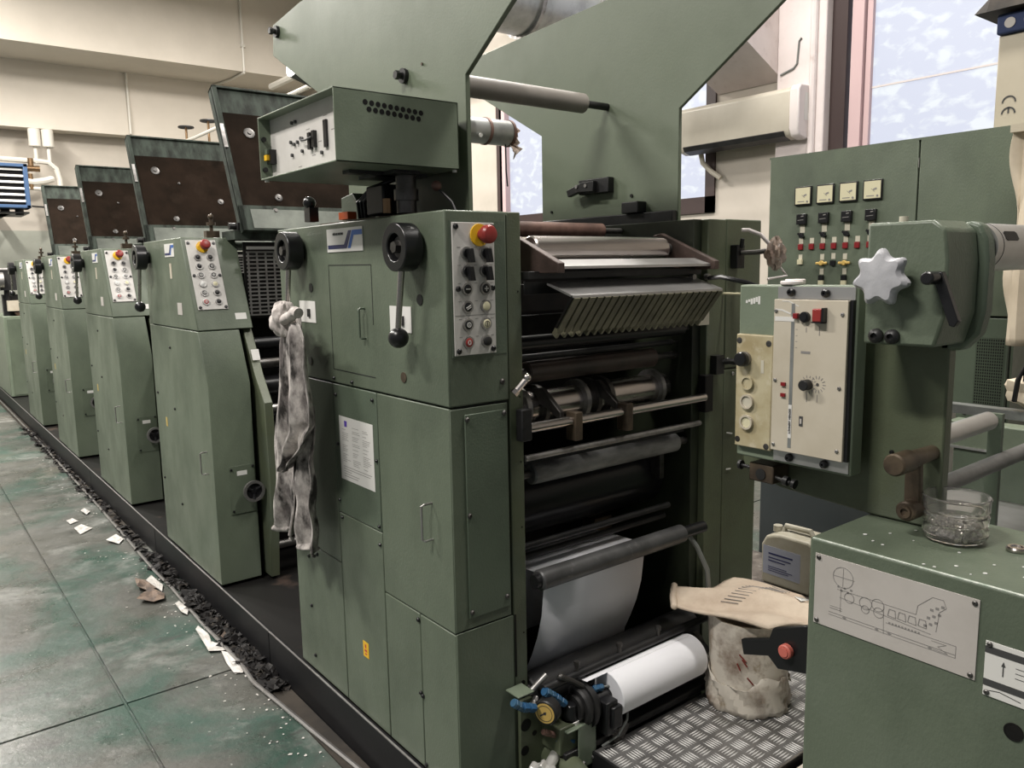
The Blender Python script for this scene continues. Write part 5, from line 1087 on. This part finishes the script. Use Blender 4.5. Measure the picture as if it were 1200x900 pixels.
for k in range(4):
    u = -2.305 + k*.117; v0, v1 = 1.827, 1.917
    b = MB(); b.boxf(g, u, u+.09, v0, v1, 0, .012); m_ = obj('panel_meter', b, 'blackp', d1, bev=.002)
    b = MB(); b.boxf(g, u+.006, u+.084, v0+.007, v1-.006, .012, .013); obj('meter_face', b, 'ivory', m_)
    b = MB(); b.boxf(g, u+.018, u+.055, v0+.016, v0+.020, .013, .0136); b.cylf(g, u+.07, v0+.017, .013, .015, .005); b.line(F(g(0, 0, .013), g.U, g.V, g.N), [(u+.05, v0+.045), (u+.066, v0+.050)], .008, .0006)
    b.line(F(g(0, 0, .013), g.U, g.V, g.N), [(u+.04, v0+.05), (u+.056, v0+.036)], .002, .0006); obj('meter_print', b, 'inkgrey', m_)
    b = MB(); b.boxf(g, u+.018, u+.068, 1.735, 1.785, 0, .02); k_ = obj('black_switch', b, 'blackp', d1, bev=.002)
    b = MB(); b.line(F(g(0, 0, .02), g.U, g.V, g.N), [(u+.026, 1.755), (u+.058, 1.757)], .0025); b.line(F(g(0, 0, .02), g.U, g.V, g.N), [(u+.044, 1.773), (u+.058, 1.775)], .004); obj('switch_mark', b, 'inkgrey', k_)
    b = MB(); b.boxf(g, u+.030, u+.056, 1.695, 1.732, 0, .002); obj('paper_tag', b, 'tagp', d1)
    b = MB(); b.cylf(g, u+.040, 1.682, 0, .012, .012); b.line(g, [(u+.025, 1.692), (u+.055, 1.672)], .01, .016); obj('selector_knob', b, 'blackp', d1)
for k in range(7):
    u = -2.268 + k*.0585
    b = MB(); b.boxf(g, u-.010, u+.012, 1.642, 1.668, 0, .002); obj('paper_tag', b, 'tagp', d1)
    b = MB(); b.boxf(g, u-.012, u+.013, 1.612, 1.640, 0, .010); obj('red_lamp', b, 'dred', d1, bev=.002)
for k, (i, z, m_) in enumerate(((0, 1.575, 'tagp'), (2, 1.575, 'tagp'), (3, 1.578, 'tagp'), (4, 1.575, 'tagp'), (0, 1.553, 'ivory'), (3, 1.545, 'blackp'), (2, 1.505, 'tagp'), (4, 1.505, 'tagp'), (2, 1.475, 'blackp'), (4, 1.475, 'blackp'), (2, 1.45, 'ivory'), (4, 1.45, 'ivory'))):
    u = -2.268 + i*.0585; b = MB()
    if m_ == 'tagp': b.boxf(g, u-.010, u+.010, z-.014, z+.014, 0, .002)
    else: b.boxf(g, u-.013, u+.012, z-.012, z+.012, 0, .010)
    obj('paper_tag' if m_ == 'tagp' else 'small_switch', b, m_, d1)
for i in (2, 4):
    u = -2.268 + i*.0585; b = MB(); b.cylf(g, u, 1.545, 0, .014, .012); b.boxf(g, u-.03, u+.03, 1.539, 1.551, .004, .012); obj('tan_lever', b, 'gauge', d1, bev=.003)
# box with CE mark on top
cx_ = thing('beige_box', (3.8, 1.2, 2.08), 'beige metal box with a CE mark standing on the electrical cabinet', 'box')
b = MB(); b.box(3.66, 4.0, .75, 1.445, 2.078, 2.44); obj('box_body', b, 'beigebox', cx_, bev=.004)
gc = F((3.659, 1.392, 2.165), (0, -1, 0), (0, 0, 1), (-1, 0, 0)); b = MB()
for dv, bar in ((.022, 0), (-.022, 1)):
    b.line(gc, [(.024*math.cos(t_), dv-.012+.024*math.sin(t_)) for t_ in [PI*k/12 for k in range(13)]], .006, .0008)
    if bar: b.line(gc, [(0, dv-.010), (0, dv+.012)], .006, .0008)
obj('ce_mark', b, 'ink', cx_)
b = MB(); b.box(3.64, 4.0, .75, 1.45, 2.442, 2.52); q = tag(obj('blue_strip', b, 'bluecloth', bev=.008), 'dark blue folded sheet with grey spots on the beige box', 'cloth')
b = MB()
for yy in (1.40, 1.33): b.cylf(FX(3.64, 0, 0), -yy, 2.48, 0, .003, .02)
obj('grey_spot', b, 'diagplate', q)
b = MB(); n = 18; vs = []
for i in range(n):
    for j in range(12):
        y = 1.52 - i*.045; x = 3.6 + j*.035; e_ = min(i, n-1-i, j, 11-j); vs.append((x, y, 2.53 + (.13 + .03*math.sin(i*.9+j*.7))*min(1, e_/2.5)))
b.add(vs, [(i*12+j, i*12+j+1, (i+1)*12+j+1, (i+1)*12+j) for i in range(n-1) for j in range(11)] + [tuple([i*12 for i in range(n)] + [(n-1)*12+j for j in range(1, 12)] + [i*12+11 for i in range(n-2, -1, -1)] + [j for j in range(10, 0, -1)])])
tag(obj('dark_bundle', b, 'channel'), 'dark brown bundle heaped on top of the blue sheet', 'bundle')

# ------------------------------------------------------------------ background machine at right
bm_ = thing('rear_machine', (2.6, .9, 0), 'green machine with grey rollers behind the upright plate at right edge', 'machine')
b = MB(); b.box(2.45, 2.95, .60, 1.02, 0, 1.0); b.box(2.1, 2.45, .55, .98, 0, .86); obj('machine_body', b, 'green_d', bm_, bev=.005)
b = MB(); b.box(2.45, 2.52, .62, 1.04, 1.0, 1.08); obj('machine_head', b, 'green_l', bm_, bev=.004)
b = MB(); b.box(2.09, 2.46, .54, .99, .862, .868); b.box(2.44, 2.60, .78, 1.04, 1.002, 1.008); obj('top_tray', b, 'alu', bm_)
b = MB(); b.cyl((1.56, .75, 1.066), (2.45, .75, 1.074), .0185, n=28); obj('grey_roller', b, 'greyroll', bm_)
b = MB(); b.cyl((1.75, .775, 1.165), (2.05, .775, 1.168), .022, n=28, c=.006); b.cyl((1.70, .775, 1.165), (2.09, .775, 1.168), .007); b.cyl((1.54, .775, 1.165), (1.72, .775, 1.165), .007); obj('pale_roller', b, 'alu', bm_)
b = MB(); b.box(2.085, 2.10, .76, .79, .868, 1.18); obj('roller_support', b, 'green_d', bm_)
b = MB(); b.box(2.40, 2.43, .735, .765, .868, 1.09); obj('roller_support', b, 'green_d', bm_)
b = MB(); b.box(2.85, 2.90, .6, 1.30, 1.03, 1.06); b.box(2.86, 2.89, 1.2, 1.28, 0, 1.03); b.box(2.86, 2.89, .62, .70, 0, 1.03); obj('guard_rail', b, 'galv', bm_)
b = MB(); b.box(1.75, 2.08, .45, .62, 0, .80); obj('lower_case', b, 'blackm', bm_, bev=.004)
b = MB(); b.box(1.62, 2.0, .30, .60, .865, .885); obj('shelf', b, 'alu', bm_)
b = MB(); b.box(1.66, 1.97, .33, .58, 0, .865); obj('shelf_support', b, 'green_dirty', bm_)
# hanging cream cloth
b = MB(); n, k = 30, 16; vs = []
for i in range(n):
    for j in range(k):
        s = j/(k-1); z = 2.06 - i*.85/(n-1); y = 1.300 - s*.30 + (.02*math.sin(i*.4) if j == 0 else 0); vs.append((3.50 + .03*math.sin(s*14+i*.08) , y, z))
b.add(vs, [(i*k+j, i*k+j+1, (i+1)*k+j+1, (i+1)*k+j) for i in range(n-1) for j in range(k-1)])
q = tag(obj('hanging_curtain', b, 'cloth', solid=.006), 'cream cloth hanging down at the right end of the electrical cabinet', 'cloth')
b = MB(); b.box(3.48, 3.53, .98, 1.312, 2.03, 2.06); tag(obj('curtain_rail', b, 'beigebox'), 'beige rail holding the cream cloth beside the electrical cabinet', 'rail')
b = MB(); n1, n2 = 22, 12; vs = []
for i in range(n1):
    for j in range(n2+1):
        a = 2*PI*i/n1; p = PI*j/n2; r = (1+.15*math.sin(3*a+2*p)+.1*math.sin(7*p)); vs.append((2.86+.05*r*math.sin(p)*math.cos(a), .94+.09*r*math.sin(p)*math.sin(a), 1.125+.06*r*math.cos(p)))
b.add(vs, [(i*(n2+1)+j, ((i+1) % n1)*(n2+1)+j, ((i+1) % n1)*(n2+1)+j+1, i*(n2+1)+j+1) for i in range(n1) for j in range(n2)])
q = tag(obj('crumpled_cloth', b, 'cloth'), 'cream cloth bundle with a dark strap lying on the pale rail', 'cloth')
b = MB(); b.tube([(2.80, .99, 1.10), (2.79, .98, 1.17), (2.80, .96, 1.235), (2.81, .945, 1.17), (2.80, .94, 1.11)], .008, 8); b.box(2.80, 2.86, .86, .97, 1.165, 1.215); obj('dark_strap', b, 'blackp', q)

# ------------------------------------------------------------------ light
def area(name, loc, size, sy, power, col=(1, .955, .90), rot=(0, 0, 0)):
    l = bpy.data.lights.new(name, 'AREA'); l.shape = 'RECTANGLE'; l.size = size; l.size_y = sy; l.energy = power; l.color = col
    o = bpy.data.objects.new(name, l); COL.objects.link(o); o.location = loc; o.rotation_euler = rot; return o
for k, (x, y, p) in enumerate([(-1.9, 1.2, 190), (-1.5, 4.8, 200), (-.6, 8.2, 210), (-.2, 10.4, 230), (2.6, .6, 100), (3.6, 3.6, 130), (3.4, 8.6, 250)]):
    area('tube_lamp', (x, y, 5.3), .3, 1.5, p)
wd = bpy.data.worlds.new('world'); bpy.context.scene.world = wd; wd.use_nodes = True
wd.node_tree.nodes['Background'].inputs[0].default_value = (.95, .97, 1, 1); wd.node_tree.nodes['Background'].inputs[1].default_value = .15

# ------------------------------------------------------------------ camera
cam = bpy.data.cameras.new('camera'); cam.sensor_width = 36; cam.sensor_fit = 'HORIZONTAL'; cam.lens = 935/1200*36; cam.clip_start = .02
co_ = bpy.data.objects.new('camera', cam); COL.objects.link(co_)
r_ = V3((.78659146, -.61719656, -.01850059)); u_ = V3((.10326319, .10194672, .98941578)); f_ = V3((.60877794, .78017644, -.14392411))
m4 = Matrix((r_, u_, -f_)).transposed().to_4x4(); m4.translation = V3((0, 0, 1.55)); co_.matrix_world = m4
sc_ = bpy.context.scene; sc_.camera = co_
sc_.view_settings.view_transform = 'Standard'; sc_.view_settings.look = 'None'; sc_.view_settings.gamma = 1; sc_.view_settings.exposure = .5
try: sc_.view_settings.use_curve_mapping = False
except Exception: pass
